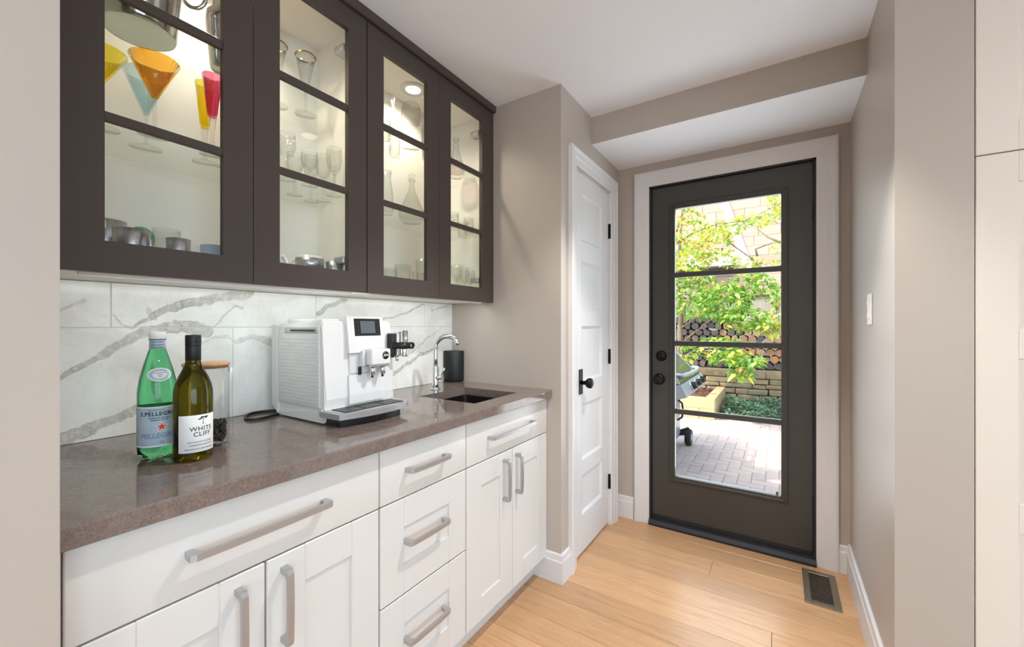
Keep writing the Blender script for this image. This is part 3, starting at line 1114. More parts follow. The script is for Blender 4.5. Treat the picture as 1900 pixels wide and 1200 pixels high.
def upper_cabinet(y0, y1, splits, label, hinge_sides):
    t = thing('wall_cabinet', label, 'wall cabinet', (-1.40, (y0 + y1) / 2, UZ0), 'brown glass-door wall cabinets')
    xb, xf = -1.556, XU - .021
    m = MB().box(xb, xf, y0, y0 + .016, 1.345, 2.33).box(xb, xf, y1 - .016, y1, 1.345, 2.33)
    m.box(xb, xf, y0, y1, UZ0 + .001, 1.361).box(xb, xf, y0 + .016, y1 - .016, 2.315, 2.33)
    m.box(xb, xb + .010, y0 + .016, y1 - .016, 1.361, 2.315)
    build('body', m, 'cabinet_inside', t)
    for z in SHZ:
        s = build('shelf', MB().box(-1.544, -1.300, y0 + .018, y1 - .018, z, z + .006, .001), 'shelf_glass', t)
    for (a, b), hs in zip(splits, hinge_sides):
        gl, gr = a + .0735, b - .0745
        m = MB().box(XU - .02, XU, a, gl, UZ0, UZ1).box(XU - .02, XU, gr, b, UZ0, UZ1)
        m.box(XU - .02, XU, gl, gr, UZ0, DOORZ[0]).box(XU - .02, XU, gl, gr, DOORZ[5], UZ1)
        d = build('door', m, 'cabinet_brown', t)
        for k in (1, 3):
            build('muntin', MB().box(XU - .016, XU - .002, gl, gr, DOORZ[k], DOORZ[k + 1], .001), 'cabinet_brown', d)
        for k in range(3):
            build('pane', MB().box(XU - .014, XU - .010, gl, gr, DOORZ[2 * k], DOORZ[2 * k + 1]), 'pane_glass', d)
        yh = b - .03 if hs > 0 else a + .03
        for zh in (2.20, 1.45):
            m = MB().box(XU - .075, XU - .022, yh - .052 * hs, yh - .004 * hs, zh - .012, zh + .012, .004, 2)
            build('hinge', m, 'steel_pull', d)
    yc = (y0 + y1) / 2
    yp = 1.350 if y0 > .9 else .600
    pk = build('puck_light', MB().lathe([(.060, 2.3149), (.058, 2.311), (.036, 2.308), (.033, 2.311), (.033, 2.3149)], 32, (-1.424, yp, 0)), 'white_trim', t)
    build('lens', MB().lathe([(0, 2.3105), (.0335, 2.3105)], 28, (-1.424, yp, 0)), 'puck_glow', pk)
    light('cabinet_puck_lamp', 'SPOT', (-1.424, yp, 2.3095), 20, (1.0, .88, .70), aim=(-1.415, yp, 0), spot_size=R(148), spot_blend=.8, shadow_soft_size=.03)
    return t


u1 = upper_cabinet(.199, .9695, ((.201, .5825), (.5845, .9680)), 'brown glass-door wall cabinet holding the coloured cocktail glasses', (-1, 1))
u2 = upper_cabinet(.9705, 1.741, ((.9725, 1.3515), (1.3535, 1.7390)), 'brown glass-door wall cabinet next to the greige return wall', (-1, 1))
m = MB().box(XU - .02, XU, 1.7415, YR, UZ0, 2.331)
tag(build('filler_strip', m, 'cabinet_brown', None, (XU, 1.75, UZ0)), 'narrow brown filler strip between wall cabinet and greige wall', 'filler strip')
m = MB().box(XU - .02, XU, YL, .1985, UZ0, 2.331)
tag(build('filler_strip', m, 'cabinet_brown', None, (XU, .17, UZ0)), 'brown filler strip between wall cabinet and stub wall', 'filler strip')
m = MB().prism([(-1.556, 2.3315), (XU + .004, 2.3315), (XU + .012, 2.330), (XU + .018, 2.334), (XU + .018, H - .001), (-1.556, H - .001)], 'y', YL, YR - .0005)
tag(build('crown_moulding', m, 'cabinet_brown', None, (XU, .95, 2.33)), 'brown crown strip between wall cabinets and ceiling', 'crown moulding')

# unseen LED bars added under the cabinets to brighten the tiles
for y0, y1, where in ((.24, .93, 'nearest the stub wall'), (1.01, 1.70, 'nearest the return wall')):
    t = thing('added_led_bar', 'added slim white light bar under the wall cabinets ' + where, 'cabinet light', (-1.30, (y0 + y1) / 2, UZ0), 'added under-cabinet light bars')
    build('housing', MB().prism([(-1.294, UZ0 + .0008), (-1.294, UZ0 - .007), (-1.298, UZ0 - .007), (-1.312, UZ0 + .0008)], 'y', y0, y1), 'white_trim', t)
    build('lens', MB().prism([(-1.3118, UZ0 + .0006), (-1.2990, UZ0 - .0068), (-1.2994, UZ0 - .0072), (-1.3126, UZ0 + .0006)], 'y', y0 + .005, y1 - .005), 'led_glow', t)
    light('added_led_lamp', 'AREA', (-1.308, (y0 + y1) / 2, UZ0 - .006), 0.62, (.93, 1.0, .97), aim=(-1.46, (y0 + y1) / 2, UZ0 - .43),
          shape='RECTANGLE', size=y1 - y0, size_y=.010)

# ------------------------------------------------------------------ pantry at the far right
t = thing('pantry_cabinet', 'tall cream shaker pantry cabinet at the end of the greige wall', 'pantry cabinet', (.80, 2.0, 0))
px0, px1, pf = 0.459, 1.36, YP - .002
build('body', MB().box(px0, px1, pf + .021, 2.305, 0, H - .002), 'pantry_cream', t)
def pdoor(x0, x1, z0, z1, mids):
    m = MB()
    fw, th = .080, .019
    m.box(x0, x0 + fw, pf, pf + th, z0, z1, .0015).box(x1 - fw, x1, pf, pf + th, z0, z1, .0015)
    for a, b in [(z0, z0 + .083), (z1 - .083, z1)] + mids:
        m.box(x0 + fw - .001, x1 - fw + .001, pf + .0006, pf + th, a, b, .0015)
    m.box(x0 + fw - .002, x1 - fw + .002, pf + .006, pf + th, z0 + .08, z1 - .08)
    return build('door', m, 'pantry_cream', t)
for a in (px0 + .001, px0 + .452):
    pdoor(a, a + .447, 1.6925, H - .02, [])
    pdoor(a, a + .447, .10, 1.6895, [(.658, .741), (1.129, 1.210)])

# ------------------------------------------------------------------ ceiling pot lights of the room (real fixtures)
for i, (x, y) in enumerate(((-0.16, 1.42), (-0.30, -0.5), (1.3, 0.3), (1.3, -1.9), (2.8, .3), (2.8, -1.9))):
    t = thing('pot_light', 'white recessed ceiling pot light', 'ceiling light', (x, y, H), 'recessed ceiling lights')
    build('trim_ring', MB().lathe([(.062, H - .0002), (.060, H - .004), (.047, H - .004), (.045, H - .0002)], 32, (x, y, 0)), 'white_trim', t)
    build('lens', MB().lathe([(0, H - .001), (.046, H - .001)], 28, (x, y, 0)), 'pot_glow', t)
    if i == 0:   # narrow-beam lamp over the counter run
        light('pot_lamp', 'SPOT', (x, y, H - .006), 110, (1.0, .98, .95), aim=(x - .25, y - .2, 0), spot_size=R(100), spot_blend=.45, shadow_soft_size=.04)
    else:
        light('pot_lamp', 'AREA', (x, y, H - .006), 4, (.96, .98, 1.0), aim=(x, y, 0), shape='DISK', size=.09)

# ------------------------------------------------------------------ coffee machine
MX, MY = -1.34, .89
t = thing('coffee_machine', 'white bean-to-cup coffee machine with dark display on the counter', 'coffee machine', (MX, MY, ZC))
my0, my1 = .752, 1.030
body = [(-1.440, ZC + .004), (-1.487, .945), (-1.487, 1.215), (-1.480, 1.222), (-1.215, 1.234), (-1.203, 1.230),
        (-1.198, 1.20), (-1.192, 1.12), (-1.186, 1.04), (-1.184, .985), (-1.190, .955), (-1.175, .935), (-1.180, ZC + .004)]
bm = bmesh.new()
vs = [bm.verts.new((p[0], my0 + .004, p[1])) for p in body]
ve = [bm.verts.new((p[0], my1 - .004, p[1])) for p in body]
n = len(body)
bm.faces.new(vs[::-1]); bm.faces.new(ve)
for i in range(n):
    bm.faces.new((vs[i], vs[(i + 1) % n], ve[(i + 1) % n], ve[i]))
bmesh.ops.bevel(bm, geom=[e for e in bm.edges if abs(e.verts[0].co.y - e.verts[1].co.y) < 1e-6], offset=.004, segments=2, affect='EDGES')
m = MB(); m.bm(bm)
build('body', m, 'machine_white', t)
# side: rear strip, water tank panel with ribs, grip
build('side_strip', MB().prism([(-1.486, .948), (-1.4505, .920), (-1.4505, 1.2215), (-1.486, 1.2195)], 'y', my0 - .004, my0 + .006), 'machine_side', t)
build('side_skirt', MB().prism([(-1.449, .921), (-1.440, ZC + .005), (-1.184, ZC + .005), (-1.179, .936), (-1.192, .9555)], 'y', my0 - .003, my0 + .006), 'machine_side', t)
tk = build('water_tank', MB().box(-1.4495, -1.208, my0 - .002, my0 + .006, .958, 1.2185, .003, 2), 'tank_plastic', t)
for k in range(19):
    z = .972 + k * .0112
    build('rib', MB().box(-1.444, -1.214, my0 - .0025, my0, z, z + .003, .0004), 'tank_plastic', tk)
build('tank_grip', MB().box(-1.405, -1.215, my0 - .004, my0, 1.194, 1.212, .004, 2).box(-1.37, -1.225, my0 - .0045, my0, 1.198, 1.207, .002, mi=1), ['steel_pull', 'black_plastic'], t)
build('top_cover', MB().box(-1.43, -1.225, my0 + .02, my1 - .02, 1.224, 1.240, .004, 2), 'machine_side', t)
# front tower with display
build('display_tower', MB().prism([(-1.235, 1.246), (-1.196, 1.249), (-1.190, 1.244), (-1.174, 1.128), (-1.20, 1.126), (-1.235, 1.15)], 'y', .836, .982), 'machine_white', t)
def on_tower(z, off):
    return -1.190 + (1.244 - z) / (1.244 - 1.128) * .016 + off
def tower_panel(name, ya, yb, za, zb, off, mat, th=.004):
    m = MB().prism([(on_tower(za, off), za), (on_tower(zb, off), zb), (on_tower(zb, off - th), zb), (on_tower(za, off - th), za)], 'y', ya, yb)
    return build(name, m, mat, t)
tower_panel('display_bezel', .862, .966, 1.184, 1.242, .0015, 'black_plastic')
tower_panel('screen', .885, .944, 1.192, 1.234, .0022, 'screen_grey')
for k in range(4):
    for ya in (.868, .949):
        tower_panel('button', ya, ya + .011, 1.189 + k * .0135, 1.190 + k * .0135, .0022, 'screen_grey')
# outlet niche, service door
build('outlet_niche', MB().box(-1.1905, -1.1825, .842, .977, 1.058, 1.127, .003), 'machine_side', t)
build('service_door', MB().prism([(-1.19, 1.056), (-1.181, 1.056), (-1.176, .99), (-1.177, .962), (-1.19, .958)], 'y', .838, .981), 'machine_white', t)
sp = build('spout_block', MB().box(-1.182, -1.132, .890, .971, 1.085, 1.140, .008, 3), 'machine_white', t)
build('spout_slide', MB().box(-1.182, -1.160, .876, .888, 1.082, 1.134, .002), 'machine_side', t)
build('sensor', MB().box(-1.182, -1.176, .873, .884, 1.054, 1.080, .001), 'black_plastic', t)
def disc(c, r, th, n=28):
    mm = MB().lathe([(0, 0), (r, 0), (r, th), (0, th)], n)
    return mm.xf(lambda p: Vector((c[0] + p.z, c[1] + p.x, c[2] + p.y)))
build('logo_disc', disc((-1.132, .947, 1.117), .0135, .0012), 'black_plastic', sp)
lt = text_mb('jura', .0125, .35)
lt.xf(lambda p: Vector((-1.1304, .947 + p.x, 1.1145 + p.y)))
build('logo_lettering', lt, 'cap_white', sp)
for y in (.908, .950):
    m = MB().lathe([(0, 1.046), (.004, 1.046), (.005, 1.051), (.0095, 1.053), (.0095, 1.086), (0, 1.086)], 16, (-1.152, y, 0))
    build('nozzle', m, 'chrome', sp)
    build('nozzle_tip', MB().lathe([(0, 1.042), (.004, 1.043), (.005, 1.0465), (0, 1.0465)], 12, (-1.152, y, 0)), 'black_plastic', sp)
build('nozzle_plate', MB().box(-1.168, -1.138, .893, .968, 1.079, 1.0855, .002), 'chrome', sp)
# milk frother on the right
fr = build('frother_mount', MB().box(-1.197, -1.168, 1.005, 1.020, 1.103, 1.190, .003), 'black_plastic', t)
m = MB().box(-1.176, -1.152, 1.018, 1.040, 1.108, 1.196, .006, 3)
build('frother_body', m, 'chrome', fr)
build('frother_tube', MB().lathe([(0, 1.105), (.011, 1.105), (.012, 1.11), (.012, 1.20), (0, 1.20)], 20, (-1.160, 1.058, 0)), 'chrome', fr)
m = MB().tube([(-1.168, 1.010, 1.146), (-1.142, 1.030, 1.146), (-1.132, 1.050, 1.146)], .0125, 12)
build('frother_arm', m, 'black_plastic', fr)
m = MB().lathe([(.008, 0), (.0125, 0), (.0125, .012), (.008, .012), (.008, 0)], 20)
m.xf(lambda p: Vector((-1.132 + p.z, 1.058 + p.x, 1.146 + p.y)))
build('frother_ring', m, 'black_plastic', fr)
build('frother_nozzle', MB().lathe([(0, 1.090), (.006, 1.091), (.007, 1.108), (0, 1.108)], 14, (-1.166, 1.026, 0)), 'chrome', fr)
# drip tray
def tray_outline(off=0.0):
    pts = [(-1.190, .740 + off), (-1.094 - off, .744 + off)]
    for k in range(1, 12):
        s = k / 12
        pts.append((-1.094 - off + .018 * math.sin(math.pi * s) + .010 * s, .744 + off + (.262 - 2 * off) * s))
    pts += [(-1.086 - off, 1.003 - off), (-1.100 - off, 1.020 - off), (-1.188, 1.040 - off)]
    return pts
tr = build('drip_tray', MB().prism(tray_outline(), 'z', .936, .953), 'steel_pull', t)
build('tray_liner', MB().prism([(x if x < -1.12 else x, y) for x, y in tray_outline(.012)], 'z', .9532, .9542), 'polished_steel', tr)
for k in range(3):
    ya = .772 + k * .078
    build('drip_grid', MB().box(-1.176, -1.104, ya, ya + .074, .9543, .9556, .0005), 'black_plastic', tr)
build('base', MB().prism([(x - .012 if x > -1.15 else x, y * .94 + .89 * .06) for x, y in tray_outline(.010)], 'z', ZC + .0005, .936), 'black_plastic', t)
build('foot', MB().box(-1.43, -1.19, .775, 1.01, ZC, ZC + .005), 'black_rubber', t)

# power cord loop behind the machine
cp = [onz(u, v, ZC + .006) for u, v in ((512, 760), (490, 762), (466, 766), (455, 772), (462, 777), (485, 775), (505, 770), (520, 766))]
pts = []
for i in range(len(cp) - 1):
    for k in range(6):
        s = k / 6
        a, b, c_, d_ = cp[max(i - 1, 0)], cp[i], cp[i + 1], cp[min(i + 2, len(cp) - 1)]
        pts.append(.5 * ((2 * b) + (c_ - a) * s + (2 * a - 5 * b + 4 * c_ - d_) * s * s + (3 * b - a - 3 * c_ + d_) * s ** 3))
pts = [Vector((max(p.x, -1.535), p.y, ZC + .0045)) for p in pts]
tag(build('power_cord', MB().tube(pts, .0042, 8), 'black_plastic', None, (pts[0].x, pts[0].y, ZC)), 'looped black power cord behind the white coffee machine', 'cord')


# ------------------------------------------------------------------ bottles and jar
def cam_phi(c):
    return math.atan2(-c[1], -c[0])


wc = onz(292.5, 847, ZC)
t = thing('water_bottle', 'green plastic sparkling water bottle with pale blue label and white cap', 'bottle', (wc.x, wc.y, ZC))
ph = cam_phi(wc)
prof = [(0, .004), (.012, .004), (.022, .001), (.030, .003), (.0355, .012), (.0368, .022), (.0368, .150), (.0360, .165), (.0330, .186), (.0270, .212), (.0205, .236),
        (.0160, .252), (.0145, .258), (.0142, .276), (0, .276)]
bmx = MB().lathe(prof, 48)
def petal(p):
    if p.z < .03:
        a = math.atan2(p.y, p.x)
        k = (1 - p.z / .03) * .5 * (1 + math.cos(5 * a))
        return Vector((p.x * (1 - .16 * k), p.y * (1 - .16 * k), p.z + .012 * k * (math.hypot(p.x, p.y) / .037)))
    return p
bmx.xf(petal)
build('bottle_body', bmx, 'green_bottle', t, local=True)
ws_ = MB().lathe([(.0372, .034), (.0374, .0345), (.0374, .1225), (.0372, .123)], 60)
lb = build('label_band', ws_, 'label_blue', t, local=True)
for za, zb in ((.1205, .1235), (.0315, .0345)):
    build('label_border', MB().lathe([(.0373, za), (.0377, za), (.0377, zb), (.0373, zb)], 48), 'label_white', lb, (0, 0, 0), True)
def bottle_text(s, size, z, dphi, mat, r=.0378, parent=lb, c=(0, 0), shear=0, space=1.0, base=ph, nm='lettering'):
    return build(nm, wrap(text_mb(s, size, shear, space, .03), c, r, base + dphi, z), mat, parent, (0, 0, 0), True)
bottle_text('S.PELLEGRINO', .0122, .1030, .22, 'ink_navy', space=1.08)
bottle_text('SPARKLING NATURAL', .0042, .0965, .10, 'ink_navy')
bottle_text('MINERAL WATER', .0042, .0915, .10, 'ink_navy')
bottle_text('PELLEGRINO', .0150, .0520, .24, 'ink_blue', shear=.25)
bottle_text('1 L', .0065, .0395, .20, 'ink_navy')
bottle_text('BOTTLED AT SOURCE', .0030, .1150, -.05, 'ink_navy')
def star_mb(r, k=.42):
    mm = MB()
    p = [(r * (1 if i % 2 == 0 else k) * math.sin(math.pi * i / 5), r * (1 if i % 2 == 0 else k) * math.cos(math.pi * i / 5), 0) for i in range(10)]
    return mm.add(p + [(0, 0, 0)], [(i, (i + 1) % 10, 10) for i in range(10)])
build('star_outline', wrap(star_mb(.0128), (0, 0), .0377, ph + .19, .0765), 'label_white', lb, (0, 0, 0), True)
build('star', wrap(star_mb(.0100), (0, 0), .0380, ph + .19, .0765), 'star_red', lb, (0, 0, 0), True)
# oval shoulder badge lying on the sloping shoulder
def shoulder_r(z):
    for (r0, z0), (r1, z1) in zip(prof[:-1], prof[1:]):
        if z0 <= z <= z1 and z1 > z0:
            return r0 + (r1 - r0) * (z - z0) / (z1 - z0)
    return .03
def on_shoulder(mm, zc, off, dphi=0.12):
    def f(p):
        z = zc + p.y
        r = shoulder_r(z) + off
        a = ph + dphi + p.x / r
        return Vector((r * math.cos(a), r * math.sin(a), z))
    return mm.xf(f)
def oval(rx, ry, n=36, rings=5):
    mm = MB()
    vs = [(0, 0, 0)]
    for q in range(1, rings + 1):
        vs += [(rx * q / rings * math.cos(2 * math.pi * i / n) * (1 - .12 * abs(math.sin(2 * math.pi * i / n)) ** 3), ry * q / rings * math.sin(2 * math.pi * i / n), 0) for i in range(n)]
    fs = [(0, 1 + i, 1 + (i + 1) % n) for i in range(n)]
    for q in range(rings - 1):
        fs += [(1 + q * n + i, 1 + (q + 1) * n + i, 1 + (q + 1) * n + (i + 1) % n, 1 + q * n + (i + 1) % n) for i in range(n)]
    return mm.add(vs, fs)
bd = build('shoulder_badge', on_shoulder(oval(.0235, .0155), .196, .0007), 'label_white', t, local=True)
build('badge_field', on_shoulder(oval(.0205, .0128), .196, .0011), 'label_blue', bd, (0, 0, 0), True)
build('badge_centre', on_shoulder(oval(.0130, .0095), .196, .0014), 'label_white', bd, (0, 0, 0), True)
for q, (s_, sz, zz) in enumerate((('S.PELLEGRINO', .0032, .199), ('* * *', .0045, .2025), ('TERME', .003, .1945), ('1899', .003, .1905))):
    build('badge_lettering', on_shoulder(text_mb(s_, sz), zz, .0017), 'ink_navy', bd, (0, 0, 0), True)
nb = build('neck_band', MB().lathe([(.0146, .2545), (.0154, .255), (.0150, .2755), (.0146, .276)], 32), 'label_blue', t, local=True)
for zz in (.2565, .2625, .2690):
    build('neck_lettering', wrap(text_mb('S.PELLEGRINO', .0042), (0, 0), .0156, ph, zz), 'ink_navy', nb, (0, 0, 0), True)
cap = MB().lathe([(.0150, .277), (.0160, .2775), (.0162, .290), (.0152, .294), (0, .2945)], 40)
cp_ = build('cap', cap, 'cap_white', t, local=True)
build('cap_ring', MB().lathe([(.0148, .2755), (.0163, .2757), (.0163, .2768), (.0148, .277)], 32), 'black_plastic', cp_, (0, 0, 0), True)

vc = onz(358.5, 850, ZC)
t = thing('wine_bottle', 'olive glass wine bottle with white label and black screw cap', 'bottle', (vc.x, vc.y, ZC))
phw = cam_phi(vc)
prof = [(0, .010), (.018, .008), (.028, .002), (.034, .001), (.0375, .006), (.0380, .012), (.0380, .145), (.0372, .160), (.0340, .176), (.0280, .192), (.0210, .206), (.0165, .216), (.0147, .226), (.0142, .24), (.0142, .285), (0, .285)]
build('bottle_body', MB().lathe(prof, 48), 'wine_bottle', t, local=True)
lcx = phw + .28
lw_ = 1.02
m = MB().lathe([(.0382, .022), (.0386, .0225), (.0386, .1055), (.0382, .106)], 36, (0, 0, 0), lcx - lw_, lcx + lw_)
lb = build('label', m, 'label_white', t, local=True)
def wt(s, size, z, d, mat='ink_black', space=1.0):
    return build('lettering', wrap(text_mb(s, size, 0, space), (0, 0), .0389, lcx + d, z), mat, lb, (0, 0, 0), True)
wt('WHITE', .0138, .0700, .14, space=1.1)
wt('CLIFF', .0138, .0580, .18, space=1.1)
wt('SAUVIGNON BLANC', .0052, .0435, .08, 'screen_grey')
wt("WINEMAKER'S SELECTION", .0040, .0370, .12)
wt('MARLBOROUGH NEW ZEALAND', .0038, .0285, .05)
# wind-swept tree emblem
tm = MB()
tm.add([(-.0008, -.010, 0), (.0012, -.010, 0), (.0006, -.002, 0), (.0022, .002, 0), (.0012, .0025, 0), (-.0004, -.002, 0)], [(0, 1, 2, 5), (5, 2, 3, 4)])
for (cx_, cy_, rx, ry) in ((.002, .004, .0075, .0022), (-.0065, .002, .0035, .0014), (.007, .006, .0045, .0016), (-.001, .0062, .004, .0014)):
    p = [(cx_ + rx * math.cos(a), cy_ + ry * math.sin(a), 0) for a in [2 * math.pi * i / 12 for i in range(12)]]
    tm.add(p, [tuple(range(12))])
tm.add([(-.006, -.0104, 0), (.006, -.0104, 0), (.006, -.0100, 0), (-.006, -.0100, 0)], [(0, 1, 2, 3)])
build('tree_emblem', wrap(tm, (0, 0), .0389, lcx + .20, .0945), 'ink_black', lb, (0, 0, 0), True)
m = MB().lathe([(.0143, .228), (.0150, .2285), (.0150, .2600), (.0146, .2608), (.0152, .2618), (.0152, .2680), (.0148, .2688), (.0152, .2696), (.0152, .2790), (.0149, .2796), (.0152, .2806), (.0150, .2860), (.0140, .2872), (0, .2874)], 40)
build('screw_cap', m, 'black_matte', t, local=True)

jc = onz(383, 824, ZC)
t = thing('storage_jar', 'glass storage jar with wooden lid, part filled with coffee beans', 'jar', (jc.x, jc.y, ZC))
JR = .0505
build('jar_body', MB().lathe([(0, .001), (JR - .003, .001), (JR, .004), (JR, .203), (JR - .0025, .205), (JR - .0025, .006), (0, .006)], 44), 'clear_glass', t, local=True)
build('lid', MB().lathe([(0, .199), (JR - .004, .199), (JR - .004, .2055), (JR + .0005, .2058), (JR + .001, .211), (JR - .002, .2135), (0, .2135)], 44), 'cork_wood', t, local=True)
pj = cam_phi(jc)
m = MB().box(JR - .002, JR + .006, -.006, .006, .183, .199, .001)
m.xf(lambda p: Matrix.Rotation(pj + 1.62, 3, 'Z') @ p)
build('clip', m, 'steel_pull', t, local=True)
random.seed(3)
bb = MB()
unit = MB().lathe([(0, -1), (.5, -.85), (.85, -.4), (.95, 0), (.85, .4), (.5, .85), (0, 1)], 7)
for k in range(520):
    a = random.uniform(0, 2 * math.pi)
    r = (JR - .0095) * (random.random() ** .33)
    z = random.uniform(.011, .058)
    rot = Matrix.Rotation(random.uniform(0, 6.28), 3, 'Z') @ Matrix.Rotation(random.uniform(0, 3.14), 3, 'X')
    c = Vector((r * math.cos(a), r * math.sin(a), z))
    bb.add([c + rot @ Vector((v[0] * .0042, v[1] * .0034, v[2] * .0058)) for v in unit.v], unit.f, 0, True)
o = build('coffee_beans', bb, 'coffee_bean', None, (0, 0, 0), True)
o.location = (jc.x, jc.y, ZC)
tag(o, 'dark roasted coffee beans heaped in the bottom of the glass jar', 'coffee beans', None, 'stuff')

# ------------------------------------------------------------------ faucet and black canister
fc = onz(808, 722, ZC)
t = thing('bar_faucet', 'chrome gooseneck bar faucet beside the small sink', 'faucet', (fc.x, fc.y, ZC))
build('base_flange', MB().lathe([(0, 0), (.024, 0), (.024, .004), (.019, .008), (.0165, .009)], 28), 'chrome', t, local=True)
build('body', MB().lathe([(.0165, .008), (.0165, .105), (.0150, .108), (.0118, .110), (0, .110)], 28), 'chrome', t, local=True)
dirv = Vector((.90, .43, 0)).normalized()
pts = [Vector((0, 0, .105)), Vector((0, 0, .15)), Vector((0, 0, .19))]
rr = .058
for k in range(1, 15):
    a = math.pi - math.pi * k / 14 * .90
    pts.append(dirv * (rr + rr * math.cos(a)) + Vector((0, 0, .198 + rr * math.sin(a))))
build('spout', MB().tube(pts, .0108, 16), 'chrome', t, local=True)
hd = Vector((.80, -.10, 0)).normalized()
hb = build('handle_hub', MB().tube([Vector((0, 0, .058)) + hd * .010, Vector((0, 0, .058)) + hd * .048], .0115, 16), 'chrome', t, local=True)
build('lever', MB().tube([Vector((0, 0, .060)) + hd * .038, Vector((0, 0, .108)) + hd * .068], [.0045, .0038], 10), 'chrome', hb, (0, 0, 0), True)

cc = onz(842, 706.5, ZC)
t = thing('black_canister', 'matte black cylindrical canister in the corner behind the faucet', 'canister', (cc.x, cc.y, ZC))
build('body', MB().lathe([(0, 0), (.050, 0), (.057, .004), (.060, .012), (.060, .164), (.0585, .167)], 44), 'black_matte', t, local=True)
build('lid', MB().lathe([(.0585, .167), (.0578, .1685), (.05, .169), (0, .169)], 44), 'black_matte', t, local=True)
lt = wrap(text_mb('::', .012), (0, 0), .0604, cam_phi(cc) + .12, .030)
build('mark', lt, 'screen_grey', t, local=True)


# ------------------------------------------------------------------ things inside the wall cabinets
def place(name, label, cat, x, y, z, parts, group=None):
    t = thing(name, label, cat, (x, y, z), group)
    for nm, mb, mat in parts:
        build(nm, mb, mat, t, local=True)
    return t


def cone_bowl(rim, depth, z0, th=.0014, tip=.006):
    return MB().lathe([(0, z0), (tip, z0), (rim, z0 + depth), (rim - th, z0 + depth), (tip * .6, z0 + .006), (0, z0 + .005)], 36)


def stem(h, foot=.034, r=.0038):
    return MB().lathe([(0, 0), (foot, 0), (foot, .0014), (foot * .5, .004), (r * 1.6, .009), (r, .02), (r, h - .012), (r * 1.5, h), (0, h)], 30)


S0, S1, S2 = 1.361, SHZ[0] + .006, SHZ[1] + .006


def martini(u, v_foot, v_tip, v_rim, rim, colr, label):
    p = onz(u, v_foot, S1)
    d = math.hypot(p.x, p.y)
    zt = onx(u, v_tip, p.x).z - S1
    zr = onx(u, v_rim, p.x).z - S1
    return place('martini_glass', label, 'cocktail glass', p.x, p.y, S1,
                 [('stem', stem(zt + .002), 'clear_glass'), ('bowl', cone_bowl(rim, zr - zt, zt), colr + '_glass')], 'coloured martini glasses')


martini(287, 252, 183, 112, .050, 'orange', 'orange martini glass on the middle glass shelf')
martini(271, 275, 213, 137, .048, 'blue', 'pale blue martini glass behind the orange one')
p = onz(200, 215, S1)
place('martini_glass', 'yellow martini glass beside the cabinet stile', 'cocktail glass', -1.36, onx(188, 100, -1.36).y, S1,
      [('stem', stem(.112), 'clear_glass'), ('bowl', cone_bowl(.048, .075, .110), 'yellow_glass')], 'coloured martini glasses')


def flute(u, x, v_bot, v_rim, rim, colr, label):
    p = onx(u, 200, x)
    zb = onx(u, v_bot, x).z - S1
    zr = onx(u, v_rim, x).z - S1
    bowl = MB().lathe([(0, zb), (rim * .42, zb), (rim * .6, zb + (zr - zb) * .35), (rim, zr), (rim - .0013, zr), (rim * .5, zb + .01), (0, zb + .008)], 32)
    st = MB().lathe([(0, 0), (.030, 0), (.030, .0014), (.012, .004), (.0055, .012), (.005, zb * .5), (rim * .40, zb + .001), (0, zb + .001)], 28)
    return place('flute_glass', label, 'cocktail glass', x, p.y, S1, [('stem', st, 'clear_glass'), ('bowl', bowl, colr + '_glass')], 'coloured flute glasses')


flute(394, -1.315, 218, 141, .024, 'pink', 'pink flute glass in front of the yellow and red ones')
flute(380, -1.395, 238, 155, .024, 'yellow', 'yellow flute glass behind the pink one')
flute(424, -1.385, 250, 178, .024, 'red', 'red flute glass beside the pink one')

# top shelf, steel bar ware
p = onz(254, 59, S2)
t = place('ice_bucket', 'polished steel ice bucket with ring handle on the top shelf', 'ice bucket', p.x, p.y + .005, S2,
          [('bucket', MB().lathe([(0, .002), (.068, .002), (.074, .0), (.076, .004), (.092, .19), (.095, .194), (.092, .196), (.089, .19), (.073, .008), (0, .008)], 48), 'polished_steel')])
a = math.radians(48)
rc = Vector((.094 * math.cos(a), .094 * math.sin(a), .115))
ring_pts = [rc + Vector((.012 * math.cos(a) + .0, 0, 0)) + Vector((math.cos(a) * .026 * (1 + math.sin(q)), math.sin(a) * .026 * (1 + math.sin(q)), .030 * math.cos(q))) for q in [2 * math.pi * i / 20 for i in range(20)]]
hn = build('ring_handle', MB().tube(ring_pts, .0052, 10, closed=True), 'chrome', t, (0, 0, 0), True)
build('handle_lug', MB().tube([Vector((.084 * math.cos(a), .084 * math.sin(a), .128)), rc + Vector((.018 * math.cos(a), .018 * math.sin(a), .014))], .009, 10), 'chrome', hn, (0, 0, 0), True)
place('cocktail_shaker', 'steel cocktail shaker beside the ice bucket', 'cocktail shaker', -1.40, .562, S2,
      [('cup', MB().lathe([(0, 0), (.029, 0), (.031, .004), (.042, .125), (.042, .132)], 36), 'polished_steel'),
       ('cap', MB().lathe([(.042, .132), (.043, .136), (.040, .165), (.026, .182), (.024, .205), (.020, .210), (0, .210)], 36), 'polished_steel')])


